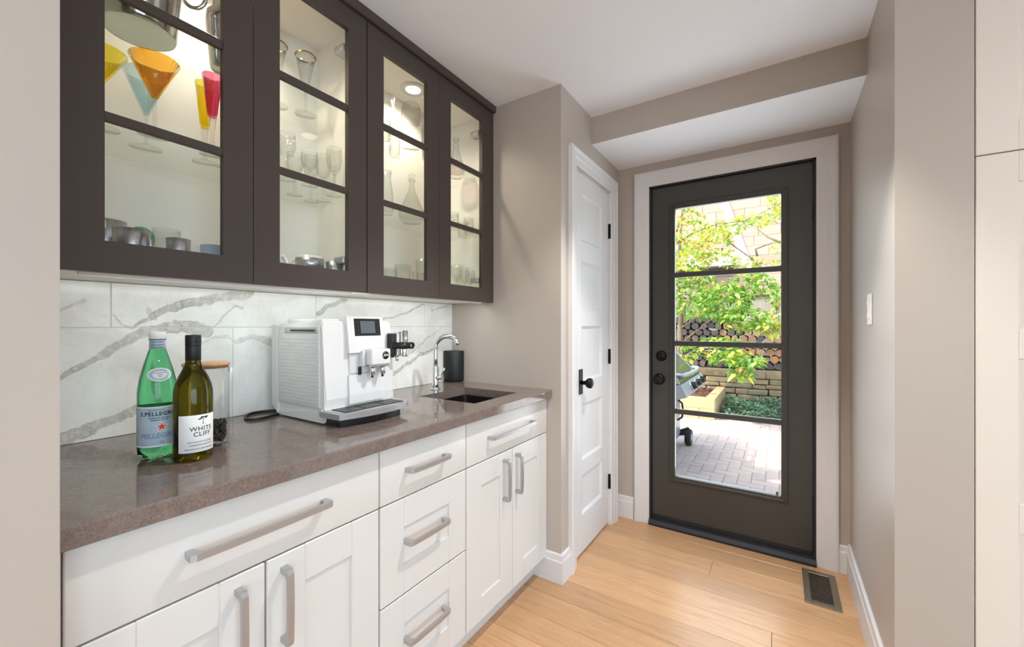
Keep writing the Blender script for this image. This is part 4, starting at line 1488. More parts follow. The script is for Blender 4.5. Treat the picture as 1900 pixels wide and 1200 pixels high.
def champagne(u, v, label):
    p = onz(u, v, S2)
    st = MB().lathe([(0, 0), (.036, 0), (.036, .0014), (.012, .004), (.0045, .010), (.0042, .055), (.007, .062), (.0045, .070), (.004, .082), (0, .082)], 32)
    bw = MB().lathe([(0, .080), (.008, .082), (.018, .125), (.026, .175), (.035, .212), (.0338, .212), (.0245, .175), (.0165, .125), (.006, .086), (0, .086)], 36)
    rim = MB().lathe([(.0352, .2085), (.0357, .212), (.0345, .2135), (.0334, .212), (.0340, .2085)], 36)
    place('champagne_glass', label, 'champagne glass', p.x, p.y, S2, [('stem', st, 'clear_glass'), ('bowl', bw, 'clear_glass'), ('gold_band', rim, 'gold_rim')], 'gold rimmed champagne glasses')


champagne(567, 213, 'gold-rimmed champagne glass standing clear on the top shelf')
champagne(513, 196, 'gold-rimmed champagne glass half hidden by the door stile')


def goblet(x, y, z, h, rb, label, grp, mat='cut_crystal', facets=10):
    st = MB().lathe([(0, 0), (rb * .95, 0), (rb * .95, .0015), (.012, .005), (.005, .012), (.0075, h * .2), (.0048, h * .3), (.006, h * .45), (0, h * .45)], 20)
    bw = MB().lathe([(0, h * .44), (.008, h * .45), (rb * .75, h * .55), (rb, h * .72), (rb * .9, h), (rb * .9 - .0015, h), (rb - .0025, h * .72), (rb * .7, h * .565), (0, h * .475)], facets * 2, smooth=False)
    return place('crystal_goblet', label, 'wine glass', x, y, z, [('stem', st, 'clear_glass'), ('bowl', bw, mat)], grp)


for u, x, v in ((532, -1.34, 248), (547, -1.47, 285), (577, -1.50, 262), (574, -1.33, 290), (600, -1.45, 285), (620, -1.36, 275), (637, -1.46, 300)):
    q = onx(u, v, x)
    goblet(x, q.y, S1, max(.115, min(.175, q.z - S1)), .028, 'cut crystal goblet on the middle glass shelf', 'crystal goblets on the middle shelf')


def cup(x, y, z, r, h, mat, label, handle_dir=None, hmat=None, grp=None, cat='cup', nm='coffee_cup', band=None):
    parts = [('cup_body', MB().lathe([(0, 0), (r * .62, 0), (r * .7, .004), (r * .95, h * .5), (r, h), (r - .003, h), (r * .9, h * .5), (r * .6, .008), (0, .007)], 36), mat)]
    if band:
        parts.append(('silver_band', MB().lathe([(r * .955, h * .52), (r * .985, h * .52), (r + .0006, h * .92), (r - .001, h * .92)], 36), band))
    t = place(nm, label, cat, x, y, z, parts, grp)
    if handle_dir is not None:
        d = Vector((math.cos(handle_dir), math.sin(handle_dir), 0))
        pts = [d * (r * .9 + .026 * math.sin(q)) + Vector((0, 0, h * .55 + h * .33 * math.cos(q))) for q in [math.pi * i / 12 for i in range(13)]]
        if nm == 'glass_mug':
            pts = [d * (r + .020 - .024 * math.cos(q)) + Vector((0, 0, h * .74 + .026 * math.sin(q))) for q in [math.pi * (-.25 + 1.5 * i / 14) for i in range(15)]]
        build('handle', MB().tube(pts, .0045, 8), hmat or mat, t, (0, 0, 0), True)
    return t


yy = lambda u, x: onx(u, 460, x).y
cup(-1.44, yy(196, -1.44), S0, .040, .125, 'silver_ware', 'silver patterned mug at the end of the bottom shelf', R(60), None, None, 'mug', 'silver_mug')
cup(-1.34, yy(245, -1.34), S0, .036, .094, 'silver_ware', 'low silver cup in front of the silver mug', R(20), None, None, 'cup', 'silver_cup')
cup(-1.40, yy(309, -1.40), S0, .032, .118, 'clear_glass', 'clear mug with green glass handle', R(265), 'green_bottle', None, 'mug', 'glass_mug')
cup(-1.32, yy(331, -1.32), S0, .026, .084, 'silver_ware', 'small striped silver tumbler beside the glass mug', None, None, None, 'tumbler', 'silver_tumbler')
cup(-1.47, yy(352, -1.47), S0, .036, .094, 'porcelain', 'white porcelain cup beside the striped tumbler', None, None, 'white cups')
cup(-1.40, yy(398, -1.40), S0, .034, .092, 'label_blue', 'pale blue-grey cup near the door stile', None)
cup(-1.39, yy(575, -1.39), S0, .046, .100, 'porcelain', 'wide white cup with silver band on the bottom shelf', R(240), None, 'white cups', band='silver_ware')
cup(-1.315, yy(520, -1.315), S0, .016, .080, 'porcelain', 'small white cup beside the wide silver-banded cup', R(0), None, 'white cups')
cup(-1.35, yy(621, -1.35), S0, .030, .086, 'silver_ware', 'short silver tumbler next to the silver-banded cup', None, None, None, 'tumbler', 'silver_tumbler')

# second cabinet, top shelf
p = onz(763, 274, S2)
t = place('balloon_glass', 'stemmed balloon glass with orange butterfly on its bowl', 'wine glass', p.x, p.y, S2,
          [('stem', MB().lathe([(0, 0), (.038, 0), (.038, .0015), (.012, .004), (.006, .012), (.0075, .04), (.006, .075), (.010, .082), (0, .082)], 32), 'clear_glass'),
           ('bowl', MB().lathe([(0, .080), (.015, .083), (.036, .105), (.044, .135), (.040, .165), (.033, .185), (.0318, .185), (.0385, .165), (.0425, .135), (.035, .107), (0, .086)], 40), 'clear_glass')])
bf = MB()
for sx_ in (-1, 1):
    bf.add([(0, 0, 0), (sx_ * .010, .010, 0), (sx_ * .012, .002, 0), (sx_ * .008, -.008, 0)], [(0, 1, 2, 3)])
pb = cam_phi(p) + .65
build('butterfly', wrap(bf, (0, 0), .0452, pb, .150), 'orange_glass', t, (0, 0, 0), True)


def tumbler(x, y, z, r, h, label, grp, mat='clear_glass', taper=.86):
    return place('glass_tumbler', label, 'drinking glass', x, y, z,
                 [('glass', MB().lathe([(0, 0), (r * taper, 0), (r, h), (r - .0016, h), (r * taper - .002, .009), (0, .009)], 32), mat)], grp)


def atu(u, x, v=300):
    return onx(u, v, x).y


tumbler(-1.455, atu(732, -1.455), S2, .028, .125, 'tall clear tumbler beside the butterfly balloon glass', 'clear tumblers')
tumbler(-1.36, atu(713, -1.36), S2, .026, .075, 'short clear tumbler by the tall cut vase', 'clear tumblers')
place('cut_glass_vase', 'cut crystal vase on the top shelf near the puck light', 'vase', -1.42, atu(716, -1.42), S2,
      [('vase_body', MB().lathe([(0, 0), (.030, 0), (.032, .006), (.026, .04), (.036, .10), (.040, .15), (.034, .20), (.040, .22), (.0375, .22), (.031, .2), (.037, .15), (.033, .10), (.022, .045), (0, .015)], 16, smooth=False), 'cut_crystal')])
tumbler(-1.36, atu(792, -1.36), S2, .030, .150, 'tall clear glass by the dividing stile', 'clear tumblers', taper=.7)


def decanter(x, y, z, h, rb, label, body_mat='clear_glass', liquid=None, stopper=True, g=None):
    parts = [('decanter_body', MB().lathe([(0, 0), (rb * .7, 0), (rb, h * .10), (rb * .98, h * .24), (rb * .62, h * .45), (.016, h * .66), (.012, h * .8), (.019, h * .9), (.017, h * .9), (.0105, h * .8), (.014, h * .66), (rb * .58, h * .45), (rb * .94, h * .24), (rb * .94, h * .11), (0, .012)], 36), body_mat)]
    if liquid:
        parts.append(('tinted_base', MB().lathe([(0, .014), (rb * .88, h * .115), (rb * .92, h * .22), (rb * .7, h * .36), (0, h * .36)], 30), liquid))
    if stopper:
        parts.append(('stopper', MB().lathe([(0, h * .84), (.009, h * .85), (.011, h * .905), (.006, h * .92), (.016, h * .95), (.018, h * .975), (.010, h), (0, h)], 12, smooth=False), 'cut_crystal'))
    return place('glass_decanter', label, 'decanter', x, y, z, parts, g)


decanter(-1.40, atu(846, -1.40), S2, .225, .046, 'slender glass decanter with pink tinted base on the top shelf', 'clear_glass', 'pale_pink_glass', False)
decanter(-1.42, atu(764, -1.42), S1, .225, .058, 'round-bellied clear decanter with stopper on the middle shelf')
place('crystal_stopper', 'loose cut crystal ball stopper beside the clear decanter', 'stopper', -1.335, atu(786, -1.335), S1,
      [('ball', MB().lathe([(0, .010), (.008, .012), (.013, .020), (.015, .028), (.013, .037), (.007, .043), (0, .044)], 10, smooth=False), 'cut_crystal'),
       ('peg', MB().lathe([(0, 0), (.006, 0), (.008, .012), (0, .012)], 12), 'clear_glass')])
place('bud_vase', 'narrow clear bud vase on the middle shelf beside the decanter', 'vase', -1.40, atu(718, -1.40), S1,
      [('vase_body', MB().lathe([(0, 0), (.024, 0), (.028, .02), (.026, .09), (.016, .15), (.020, .185), (.0185, .185), (.0145, .15), (.024, .09), (.026, .02), (0, .008)], 32), 'clear_glass')])
random.seed(8)
for u, x in ((842, -1.35), (858, -1.42), (870, -1.35)):
    t = tumbler(x, atu(u, x), S1, .026, .085, 'short clear tumbler speckled with black dots', 'black-dotted tumblers', taper=.95)
    dots = MB()
    for k in range(16):
        a = random.uniform(0, 6.28); z = random.uniform(.015, .075); r = .0258
        c = Vector((r * math.cos(a), r * math.sin(a), z))
        ta = Vector((-math.sin(a), math.cos(a), 0)); nn = Vector((math.cos(a), math.sin(a), 0)) * .0006
        dots.add([c + nn + ta * (.0022 * math.cos(q)) + UP * (.0022 * math.sin(q)) for q in [2 * math.pi * i / 8 for i in range(8)]], [tuple(range(8))])
    build('painted_dots', dots, 'ink_black', t, (0, 0, 0), True)
for u, x, h in ((748, -1.36, .118), (722, -1.43, .108)):
    tumbler(x, atu(u, x), S0, .036, h, 'wide clear tumbler on the bottom shelf', 'clear tumblers on the bottom shelf', taper=.78)
tumbler(-1.32, atu(776, -1.32), S0, .027, .090, 'low cut tumbler in front of the tall clear glass', 'clear tumblers on the bottom shelf', 'cut_crystal')
tumbler(-1.43, atu(783, -1.43), S0, .030, .170, 'tall ribbed clear glass on the bottom shelf', 'clear tumblers on the bottom shelf', taper=.8)
for u, x, h in ((846, -1.34, .155), (862, -1.40, .165), (872, -1.33, .140), (852, -1.46, .19)):
    goblet(x, atu(u, x), S0, h, .027, 'cut crystal goblet on the bottom shelf', 'crystal goblets on the bottom shelf')

# ------------------------------------------------------------------ back yard
GZ = -0.20


def quad_leaf(L, Wd, fold=.18, droop=.12):
    """pointed leaf of eight triangles, folded along the midrib, growing along +y"""
    z = lambda t: -droop * L * t * t
    ys = [0, .3, .65, 1]
    ws = [0, 1, .72, 0]
    mid = [(0, L * t, z(t)) for t in ys]
    vs = list(mid)
    for sg in (-1, 1):
        for t, w in zip(ys[1:3], ws[1:3]):
            vs.append((sg * Wd * .5 * w, L * t, z(t) + fold * Wd * .5 * w))
    # 0..3 mid, 4,5 left, 6,7 right
    return vs, [(0, 1, 4), (4, 1, 2, 5), (5, 2, 3), (0, 6, 1), (6, 7, 2, 1), (7, 3, 2)]


# brick paving, herringbone
pv = struct(thing('paving', 'pinkish herringbone brick paving of the back yard', 'paving', (0, 5, GZ)))
S(  'ground', MB().box(-9, 7, YF + .16, 24, GZ - .3, GZ - .055), 'bedding_soil', 'earth of the back yard', 'ground')
build('sand_bed', MB().box(-5, 3.5, YF + .16, 7.0, GZ - .06, GZ - .006), 'paver_sand', pv)
U_ = .108
hb_ = MB().box(-U_ + .0025, U_ - .0025, -U_ / 2 + .0025, U_ / 2 - .0025, -.04, 0, .004)
src = build('paver', hb_, 'paver_brick', pv, (0, 0, 0), True)
pm = src.data
bpy.data.objects.remove(src)
cand = []
rest = MB()
random.seed(21)
for i in range(-46, 33):
    for j in range(0, 40):
        mm = (i - j) % 4
        x0, y0 = i * U_, YF + .17 + j * U_
        if mm == 0: cx_, cy_, rz = x0 + U_, y0 + U_ / 2, 0
        elif mm == 3: cx_, cy_, rz = x0 + U_ / 2, y0 + U_, R(90)
        else: continue
        if cy_ > 6.95: continue
        u, v, w = proj((cx_, cy_, GZ))
        vis = 1225 < u < 1475 and 770 < v < 945
        cand.append((0 if vis else 1, w, cx_, cy_, rz))
cand.sort()
for k, (vis, w, cx_, cy_, rz) in enumerate(cand):
    dz = random.uniform(-.002, .002)
    if k < 300:
        inst('paver', pm, pv, (cx_, cy_, GZ + dz), (random.uniform(-.006, .006), random.uniform(-.006, .006), rz))
    else:
        if rz: rest.box(cx_ - U_ / 2 + .0025, cx_ + U_ / 2 - .0025, cy_ - U_ + .0025, cy_ + U_ - .0025, GZ - .03, GZ + dz)
        else: rest.box(cx_ - U_ + .0025, cx_ + U_ - .0025, cy_ - U_ / 2 + .0025, cy_ + U_ / 2 - .0025, GZ - .03, GZ + dz)
tag(build('outer_pavers', rest, 'paver_brick', pv), None, None, None, 'stuff')
tag(build('door_step', MB().box(-.95, .42, YF + .16, YF + .5, GZ, -.03, .01), 'exterior_wall', None, (-.26, YF + .3, GZ)), 'low stone step outside the glazed door', 'step')

# timber planter
PT = .115
t = thing('timber_planter', 'two-course timber planter box filled with bark mulch', 'planter', (-1.6, 7.5, GZ))
px0, px1, py0, py1 = -2.45, -.81, 6.80, 8.26
zs_ = (GZ, GZ + .157, PT)
for k in range(2):
    za, zb = zs_[k] + .001, zs_[k + 1] - .002
    cut = (-1.02, -1.45)[k] if k == 0 else None
    if cut:
        build('timber', MB().box(px0, cut - .002, py0, py0 + .14, za, zb, .006), 'timber', t)
        build('timber', MB().box(cut + .002, px1, py0, py0 + .14, za, zb, .006), 'timber', t)
    else:
        build('timber', MB().box(px0, px1, py0, py0 + .14, za, zb, .006), 'timber', t)
    m = MB().box(-(py1 - py0 - .142), 0, -.07, .07, 0, zb - za, .006)
    for xx in (px1 - .07, px0 + .07):
        b = build('timber', m, 'timber', t, (0, 0, 0), True)
        b.location = Vector((xx, py0 + .142, za)) - ORG[t.name]
        b.rotation_euler = (0, 0, R(-90))
build('soil', MB().box(px0 + .1, px1 - .1, py0 + .1, py1 - .05, GZ, PT - .05), 'bedding_soil', t)
random.seed(4)
mu = MB()
for k in range(1500):
    c = Vector((random.uniform(px0 + .14, px1 - .14), random.uniform(py0 + .14, py1 - .1), PT - .045 + random.random() * .025))
    rot = Matrix.Rotation(random.uniform(0, 6.28), 3, 'Z') @ Matrix.Rotation(random.uniform(-.5, .5), 3, 'X')
    l, w_, h_ = random.uniform(.015, .035), random.uniform(.006, .012), .004
    vs = [c + rot @ Vector((a * l, b * w_, c_ * h_)) for c_ in (-1, 1) for b in (-1, 1) for a in (-1, 1)]
    mu.add(vs, [(0, 2, 3, 1), (4, 5, 7, 6), (0, 1, 5, 4), (2, 6, 7, 3), (0, 4, 6, 2), (1, 3, 7, 5)])
tag(build('bark_mulch', mu, 'mulch', None, (-1.6, 7.5, PT)), 'reddish bark mulch spread inside the timber planter', 'mulch', None, 'stuff')

# dry stone retaining wall
SWY = 8.30
st = struct(thing('wall_stone', 'dry stacked tan flagstone retaining wall behind the planting bed', 'retaining wall', (-.6, SWY, GZ)))
build('wall_core', MB().box(-5.0, 3.2, SWY + .07, SWY + .9, GZ, .42), 'bedding_soil', st)
random.seed(17)
z = GZ
courses = []
while z < .40:
    h_ = random.uniform(.065, .115)
    if z + h_ > .38: h_ = .444 - z
    courses.append((z, z + h_))
    z += h_
for ci, (za, zb) in enumerate(courses):
    x = -4.9 + random.uniform(0, .3)
    while x < 3.1:
        w_ = random.uniform(.18, .52)
        if ci == len(courses) - 1: w_ = random.uniform(.45, .8)
        bm = bmesh.new()
        bmesh.ops.create_cube(bm, size=1)
        dep = random.uniform(.20, .24)
        pr = random.uniform(-.025, .02) + (.03 if ci == len(courses) - 1 else 0)
        for v in bm.verts:
            v.co = Vector((x + w_ / 2 + v.co.x * (w_ - .012), SWY + .1 - pr + v.co.y * dep, (za + zb) / 2 + v.co.z * (zb - za - .010)))
            v.co += Vector((random.uniform(-.014, .014), random.uniform(-.012, .012), random.uniform(-.007, .007)))
        bmesh.ops.bevel(bm, geom=bm.edges[:], offset=.012, segments=2, profile=.6, affect='EDGES')
        m = MB(); m.bm(bm, 0, True)
        build('stone', m, 'wall_stone', st)
        x += w_

# firewood stacked on the wall, each log its own thing
random.seed(29)
log_meshes = []


def make_log(kind, shape):
    n = 12
    if shape == 0:
        poly = [(math.cos(2 * math.pi * i / n) * random.uniform(.93, 1.0), math.sin(2 * math.pi * i / n) * random.uniform(.93, 1.0)) for i in range(n)]
    elif shape == 1:
        poly = [(math.cos(a), math.sin(a)) for a in [R(-38 + 256 * i / 11) for i in range(12)]]
    else:
        poly = [(math.cos(a), math.sin(a)) for a in [R(-40 + 170 * i / 8) for i in range(9)]] + [(-.75, -.62)]
    m = MB()
    L = .42
    k = len(poly)
    inner = [(p[0] * .93, p[1] * .93) for p in poly]
    vs = [(p[0], 0.012, p[1]) for p in poly] + [(p[0], L, p[1]) for p in poly] + [(p[0], 0, p[1]) for p in inner]
    m.add(vs, [(i, (i + 1) % k, k + (i + 1) % k, k + i) for i in range(k)], 1, True)
    m.add(vs, [tuple(range(2 * k, 3 * k))] + [(i, 2 * k + i, 2 * k + (i + 1) % k, (i + 1) % k) for i in range(k)] + [tuple(range(k, 2 * k))], 0)
    o = build('firewood_log', m, ['log_end_fresh' if kind else 'log_end_grey', 'log_bark'], None, (0, 0, 0), True)
    me = o.data
    bpy.data.objects.remove(o)
    return me


for kind in (0, 1):
    log_meshes.append([make_log(kind, s_) for s_ in (0, 0, 1, 2, 1)])
LY = SWY + .03
PITCH, RH = .132, .1145
row = 0
while .447 + row * RH < 1.40:
    zc = .447 + .066 + row * RH
    for i in range(-18, 7):
        x = (i + .5 * (row % 2)) * PITCH
        top = 1.40 - .10 * max(0, x + 1.0) + .03 * math.sin(x * 5)
        if zc + .05 > top or x > .85 - .3 * row / 9 or x < -2.4 + .3 * row / 9:
            continue
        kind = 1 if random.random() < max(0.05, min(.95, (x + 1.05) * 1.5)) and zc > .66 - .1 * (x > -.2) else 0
        sh = random.randint(0, 4)
        r = .066 * random.uniform(.93, .995)
        o = bpy.data.objects.new('firewood_log', log_meshes[kind][sh])
        COL.objects.link(o)
        o.location = (x, LY + random.uniform(-.03, .04), zc)
        o.scale = (r, 1, r)
        o.rotation_euler = (0, random.uniform(0, 6.28), 0)
        tag(o, 'orange-brown split firewood log in the stack above the stone wall' if kind else 'grey weathered firewood log with the shade of the stack in its colour', 'firewood log',
            'fresh firewood logs' if kind else 'weathered and shade-toned firewood logs')
    row += 1

# wooden fence
FY = 9.40
ft = thing('wooden_fence', 'weathered grey-green board fence behind the firewood', 'fence', (-.7, FY, GZ))
random.seed(6)
x = -5.2
while x < 3.6:
    w_ = .235
    build('board', MB().box(x + .006, x + w_ - .006, FY + random.uniform(0, .012), FY + .03, GZ, 1.76 + random.uniform(-.006, .006), .003), 'fence_wood', ft)
    x += w_
build('rail', MB().box(-5.2, 3.6, FY - .05, FY + .05, 1.80, 1.84, .004), 'fence_wood', ft)
for xx in (-3.4, -1.75, -.1, 1.55):
    build('post', MB().box(xx - .05, xx + .05, FY - .06, FY - .002, GZ, 1.80, .004), 'fence_wood', ft)
build('lattice_band', MB().box(-5.2, 3.6, FY, FY + .02, 1.765, 1.80), 'fence_wood', ft)

# neighbouring house: shingle courses, white raking board
HY = 11.0
ht = thing('neighbour_house', 'neighbouring house with tan wood shingle courses and white raking board', 'house', (-.5, HY, GZ))
build('wall', MB().box(-8, 6, HY + .02, HY + .4, GZ, 6.4), 'exterior_wall', ht)
random.seed(9)
ch_ = .222
z = 1.5
sh_rest = MB()
nsh = 0
k = 0
while z < 6.3:
    x = -7.9 + (k % 2) * .27 + random.uniform(0, .3)
    while x < 5.8:
        w_ = random.uniform(.34, .80)
        prof_ = [(HY - .012, z), (HY - .006, z + ch_ + .02), (HY + .02, z + ch_ + .02), (HY + .02, z)]
        u, v, w = proj((x + w_ / 2, HY, z))
        m = MB().prism(prof_, 'x', x + .004, x + w_ - .004)
        if 1180 < u < 1520 and 300 < v < 620 and nsh < 290:
            build('shingle', m, 'shingle_tan', ht); nsh += 1
        else:
            sh_rest.prism(prof_, 'x', x + .004, x + w_ - .004)
        x += w_
    z += ch_
    k += 1
tag(build('outer_shingles', sh_rest, 'shingle_tan', ht), None, None, None, 'stuff')
a, b = ony(1331, 340, HY - .05), ony(1384, 482, HY - .05)
dd = (b - a).normalized()
a = a - dd * 2.2
b = b + dd * .35
pp = Vector((dd.z, 0, -dd.x)) * .085
m = MB().prism([((a + pp).x, (a + pp).z), ((b + pp).x, (b + pp).z), ((b - pp).x, (b - pp).z), ((a - pp).x, (a - pp).z)], 'y', HY - .07, HY - .01)
build('raking_board', m, 'fascia_white', ht)
q0 = ony(1306, 491, HY - .5)
build('gutter', MB().box(-4.5, q0.x + .62, HY - .45, HY - .01, q0.z - .05, q0.z + .04, .01), 'grill_light', ht)

# barbecue grill
gt = thing('barbecue_grill', 'grey cart barbecue with hinged lid and three knobs outside the door', 'barbecue', (-1.25, 4.6, GZ))
gy0, gy1 = 4.02, 5.22
gxf, gxb = -1.00, -1.56
build('cart', MB().box(gxb, gxf, gy0, gy1, GZ + .09, .50, .012), 'grill_grey', gt)
for ya, yb in ((gy0 + .02, 4.615), (4.625, gy1 - .02)):
    cdoor = build('cart_door', MB().box(gxf - .002, gxf + .012, ya, yb, GZ + .13, .46, .006), 'grill_light', gt)
    yh = yb - .06 if ya < 4.3 else ya + .42
    build('door_handle', MB().tube([(gxf + .010, yh, .12), (gxf + .06, yh, .16), (gxf + .07, yh, .24), (gxf + .06, yh, .32), (gxf + .010, yh, .36)], .012, 8), 'black_plastic', cdoor)
# firebox, sloping front shelf with control panel
build('firebox', MB().prism([(gxb, .49), (gxf + .02, .49), (-.78, .60), (-.80, .66), (gxb, .66)], 'y', gy0 + .02, gy1 - .02), 'grill_grey', gt)
cpn = build('control_panel', MB().prism([(-.98, .485), (-.965, .47), (-.71, .555), (-.76, .665), (-.80, .66)], 'y', gy0, gy1), 'grill_light', gt)
for k in range(3):
    y = 4.42 + k * .27
    build('knob_bezel', MB().tube([(-.735, y, .610), (-.722, y, .616)], .052, 18), 'grill_light', cpn)
    build('knob', MB().tube([(-.73, y, .612), (-.688, y, .630)], [.040, .034], 18), 'black_plastic', cpn)
lidp = [(gxb + .02, .66), (-.775, .67), (-.80, .72), (-.872, .735), (-1.05, .915), (-1.15, .985), (-1.30, 1.0), (-1.46, .93), (gxb + .02, .80)]
ld = build('lid', MB().prism(lidp, 'y', gy0 + .05, gy1 - .03), 'grill_lid', gt)
for ya in (gy0 + .03, gy1 - .045):
    build('lid_end', MB().prism([(p[0] * 1.0, p[1] + (.006 if p[1] > .7 else 0)) for p in lidp], 'y', ya, ya + .022), 'grill_light', ld)
hp = [Vector((-.84, gy0 + .16, .74))] + [Vector((-.775 + .03 * math.sin(math.pi * k / 10), gy0 + .17 + (gy1 - gy0 - .32) * k / 10, .735)) for k in range(11)] + [Vector((-.84, gy1 - .14, .74))]
build('lid_handle', MB().tube(hp, .020, 10), 'grill_light', ld)
build('side_shelf', MB().box(gxb + .05, gxf + .05, gy0 - .42, gy0 - .005, .60, .64, .01), 'grill_grey', gt)
for (x, y) in ((-.90, 5.22), (-1.55, 5.22)):
    wl = build('wheel', MB().lathe([(0, -.03), (.05, -.03), (.052, -.034), (.088, -.032), (.095, -.02), (.095, .02), (.088, .032), (.052, .034), (.05, .03), (0, .03)], 28).xf(lambda p: Vector((x + p.z, y + p.x, GZ + .095 + p.y))), 'black_rubber', gt)
    build('hub', MB().lathe([(0, .031), (.045, .031), (.04, .036), (0, .037)], 20).xf(lambda p: Vector((x + p.z, y + p.x, GZ + .095 + p.y))), 'grill_light', wl)
    build('wheel_bracket', MB().prism([(gxf - .02 if x > -1 else x, GZ + .10), (gxf - .02 if x > -1 else x, GZ + .16), (x - .01, GZ + .21), (x + .01, GZ + .19), (x + .01, GZ + .10), (x - .03, GZ + .12)], 'y', y - .03, y + .03), 'black_rubber', gt)
for y in (gy0 + .04,):
    for x in (gxf - .06, gxb + .06):
        build('leg', MB().box(x - .03, x + .03, y - .03, y + .03, GZ, GZ + .10, .004), 'black_rubber', gt)

# ------------------------------------------------------------------ ground cover bed
random.seed(41)
iv = MB()
lv, lf = quad_leaf(.05, .034)
for k in range(5200):
    x = random.uniform(-.75, 2.6) if k > 2600 else random.uniform(-.75, .35)
    y = random.uniform(6.98, 8.16)
    hgt = .05 + .16 * min(1, (y - 6.9) / .5) * (.7 + .3 * math.sin(x * 9 + y * 5)) * random.random() ** .5
    rot = Matrix.Rotation(random.uniform(0, 6.28), 3, 'Z') @ Matrix.Rotation(random.uniform(-.3, .9), 3, 'X')
    s_ = random.uniform(.7, 1.3)
    c = Vector((x, y, GZ + hgt))
    iv.add([c + rot @ (Vector(p) * s_) for p in lv], lf, random.choice((0, 0, 1)))
tag(build('ground_cover', iv, ['ivy_green', 'ivy_dark'], None, (.4, 7.5, GZ)), 'low green ground cover growing in front of the stone wall', 'ground cover', None, 'stuff')

# ------------------------------------------------------------------ dogwood-like tree over the planter
TRX, TRY = -1.42, 7.42
tt = thing('garden_tree', 'yellow-green small garden tree growing in the timber planter', 'tree', (TRX, TRY, PT - .05))
build('trunk', MB().tube([(TRX, TRY, PT - .06), (TRX + .01, TRY, .5), (TRX - .01, TRY + .02, .95), (TRX + .02, TRY, 1.35), (TRX - .03, TRY + .03, 1.9), (TRX, TRY, 2.6), (TRX + .06, TRY, 3.4)],
                         [.062, .055, .05, .042, .034, .024, .012], 12), 'bark', tt)


def tp(u, v, y):
    return ony(u, v, y)


limbs = [
    [(1262, 640, 7.42), (1282, 622, 7.1), (1310, 600, 6.8), (1345, 575, 6.6)],
    [(1262, 610, 7.42), (1290, 590, 7.2), (1335, 580, 6.9), (1390, 590, 6.5), (1430, 610, 6.3)],
    [(1262, 665, 7.42), (1300, 645, 7.0), (1345, 645, 6.7), (1385, 670, 6.5), (1408, 700, 6.4)],
    [(1262, 540, 7.42), (1300, 520, 7.1), (1350, 500, 6.9), (1420, 530, 6.6)],
    [(1258, 450, 7.42), (1290, 430, 7.1), (1330, 415, 6.9), (1380, 410, 6.8), (1445, 380, 6.6)],
    [(1420, 505, 6.9), (1395, 480, 6.9), (1360, 455, 6.9), (1330, 430, 6.9)],
    [(1405, 475, 6.85), (1402, 462, 6.85), (1420, 455, 6.8), (1435, 450, 6.8)],
    [(1255, 430, 7.3), (1262, 405, 7.2), (1272, 385, 7.1), (1300, 360, 7.0)],
    [(1448, 450, 6.7), (1425, 440, 6.7), (1405, 425, 6.8)],
    [(1262, 640, 7.42), (1230, 600, 7.3), (1190, 560, 7.2)],
]
for L_ in limbs:
    pts = [tp(*q) for q in L_]
    build('branch', MB().tube(pts, [.018 * (1 - .75 * k / (len(pts) - 1)) for k in range(len(pts))], 7), 'bark', tt)

mats4 = ['leaf_yellow_green', 'leaf_green', 'leaf_pale', 'leaf_orange']
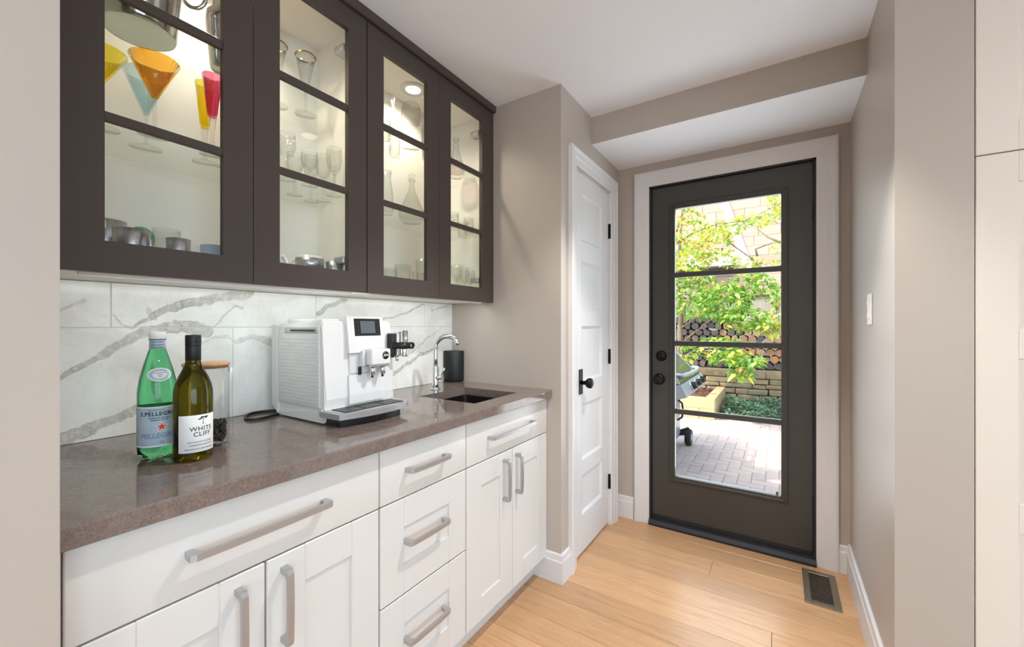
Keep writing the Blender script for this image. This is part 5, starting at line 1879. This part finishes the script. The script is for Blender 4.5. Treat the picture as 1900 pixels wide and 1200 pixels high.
# clusters: u, v, half-width, half-height in photo pixels, depth range, leaf count, material weights, size
clusters = [
    (1285, 430, 40, 38, 6.7, 7.6, 230, (8, 1, 2, 1.6), .085),
    (1322, 450, 42, 30, 6.6, 7.3, 150, (7, 1, 2, 1.6), .085),
    (1352, 420, 30, 16, 6.6, 7.1, 60, (5, 2, 3, .2), .085),
    (1405, 406, 45, 13, 6.5, 7.0, 80, (7, 1, 3, .1), .08),
    (1440, 375, 18, 25, 6.5, 6.9, 60, (7, 1, 3, 0), .08),
    (1270, 375, 25, 20, 6.9, 7.3, 60, (5, 3, 2, 0), .085),
    (1280, 480, 40, 22, 6.6, 7.4, 210, (7, 2, 2, .5), .085),
    (1380, 485, 45, 12, 6.5, 7.0, 60, (6, 2, 4, .2), .08),
    (1438, 470, 16, 22, 6.5, 6.9, 26, (6, 1, 4, .2), .08),
    (1290, 545, 48, 45, 6.4, 7.5, 520, (3, 8, 3, .1), .085),
    (1345, 560, 50, 38, 6.2, 7.2, 480, (2, 8, 4, .1), .085),
    (1395, 525, 45, 22, 6.3, 7.0, 190, (2, 6, 5, .3), .085),
    (1385, 590, 45, 24, 6.1, 6.8, 230, (2, 7, 5, .1), .085),
    (1430, 600, 24, 22, 6.1, 6.6, 90, (6, 3, 4, .3), .085),
    (1440, 545, 16, 25, 6.3, 6.8, 60, (4, 4, 4, .2), .085),
    (1335, 632, 36, 8, 6.1, 6.6, 90, (3, 6, 3, 0), .09),
    (1280, 650, 28, 18, 6.4, 7.0, 60, (4, 6, 1, 0), .095),
    (1350, 658, 34, 16, 6.0, 6.5, 90, (4, 6, 2, .2), .10),
    (1385, 668, 34, 14, 6.0, 6.4, 90, (2, 5, 5, .1), .10),
    (1378, 692, 26, 14, 6.0, 6.4, 50, (3, 6, 3, .3), .10),
    (1200, 470, 55, 110, 6.6, 8.0, 500, (6, 4, 3, .4), .09),
    (1300, 320, 130, 45, 6.6, 7.8, 300, (6, 3, 3, .3), .09),
    (1490, 480, 40, 120, 6.2, 7.0, 170, (6, 3, 4, .2), .085),
]
random.seed(77)
alls = []
for (u, v, hu, hv, y0, y1, n, wts, size) in clusters:
    for k in range(int(n * 1.45)):
        a = random.uniform(0, 6.28); r = math.sqrt(random.random())
        uu, vv = u + hu * r * math.cos(a), v + hv * r * math.sin(a)
        y = random.uniform(y0, y1)
        p = ony(uu, vv, y)
        mi = random.choices(range(4), wts)[0]
        rz = random.uniform(0, 6.28)
        rx = random.uniform(-1.15, .25)
        ry = random.uniform(-.5, .5)
        alls.append((p, mi, (rx, ry, rz), size * random.uniform(.65, 1.25), uu, vv, y))
inview = [k for k, q in enumerate(alls) if 1252 < q[4] < 1450 and 360 < q[5] < 720]
inview.sort(key=lambda k: -alls[k][3] / alls[k][6])
big = set(inview[:300])
lmesh = []
for mi in range(4):
    vs, fs = quad_leaf(1.0, .56)
    me = bpy.data.meshes.new('leaf')
    me.from_pydata(vs, [], fs)
    me.materials.append(M[mats4[mi]])
    lmesh.append(me)
fo = MB()
vs0, fs0 = quad_leaf(1.0, .56)
from mathutils import Euler
for k, (p, mi, rot, sz, uu, vv, y) in enumerate(alls):
    if k in big:
        inst('leaf', lmesh[mi], tt, p, rot, (sz, sz, sz))
    else:
        mr = Euler(rot).to_matrix()
        fo.add([p + mr @ (Vector(q) * sz) for q in vs0], fs0, mi)
tag(build('foliage', fo, mats4, tt), None, None, None, 'stuff')

# a brown leaf fragment stuck to the lowest pane of the back door
q = ony(1442, 915, SY + .0185)
m = MB().lathe([(0, -.011), (.004, -.008), (.0065, 0), (.004, .008), (0, .011)], 10)
m.xf(lambda p: Vector((q.x + p.x, q.y - .0008 + p.y * .1, q.z + p.z)))
tag(build('leaf_fragment', m, 'hook_brown', None, (q.x, q.y, q.z)), 'small brown leaf fragment stuck to the lowest door pane', 'leaf')
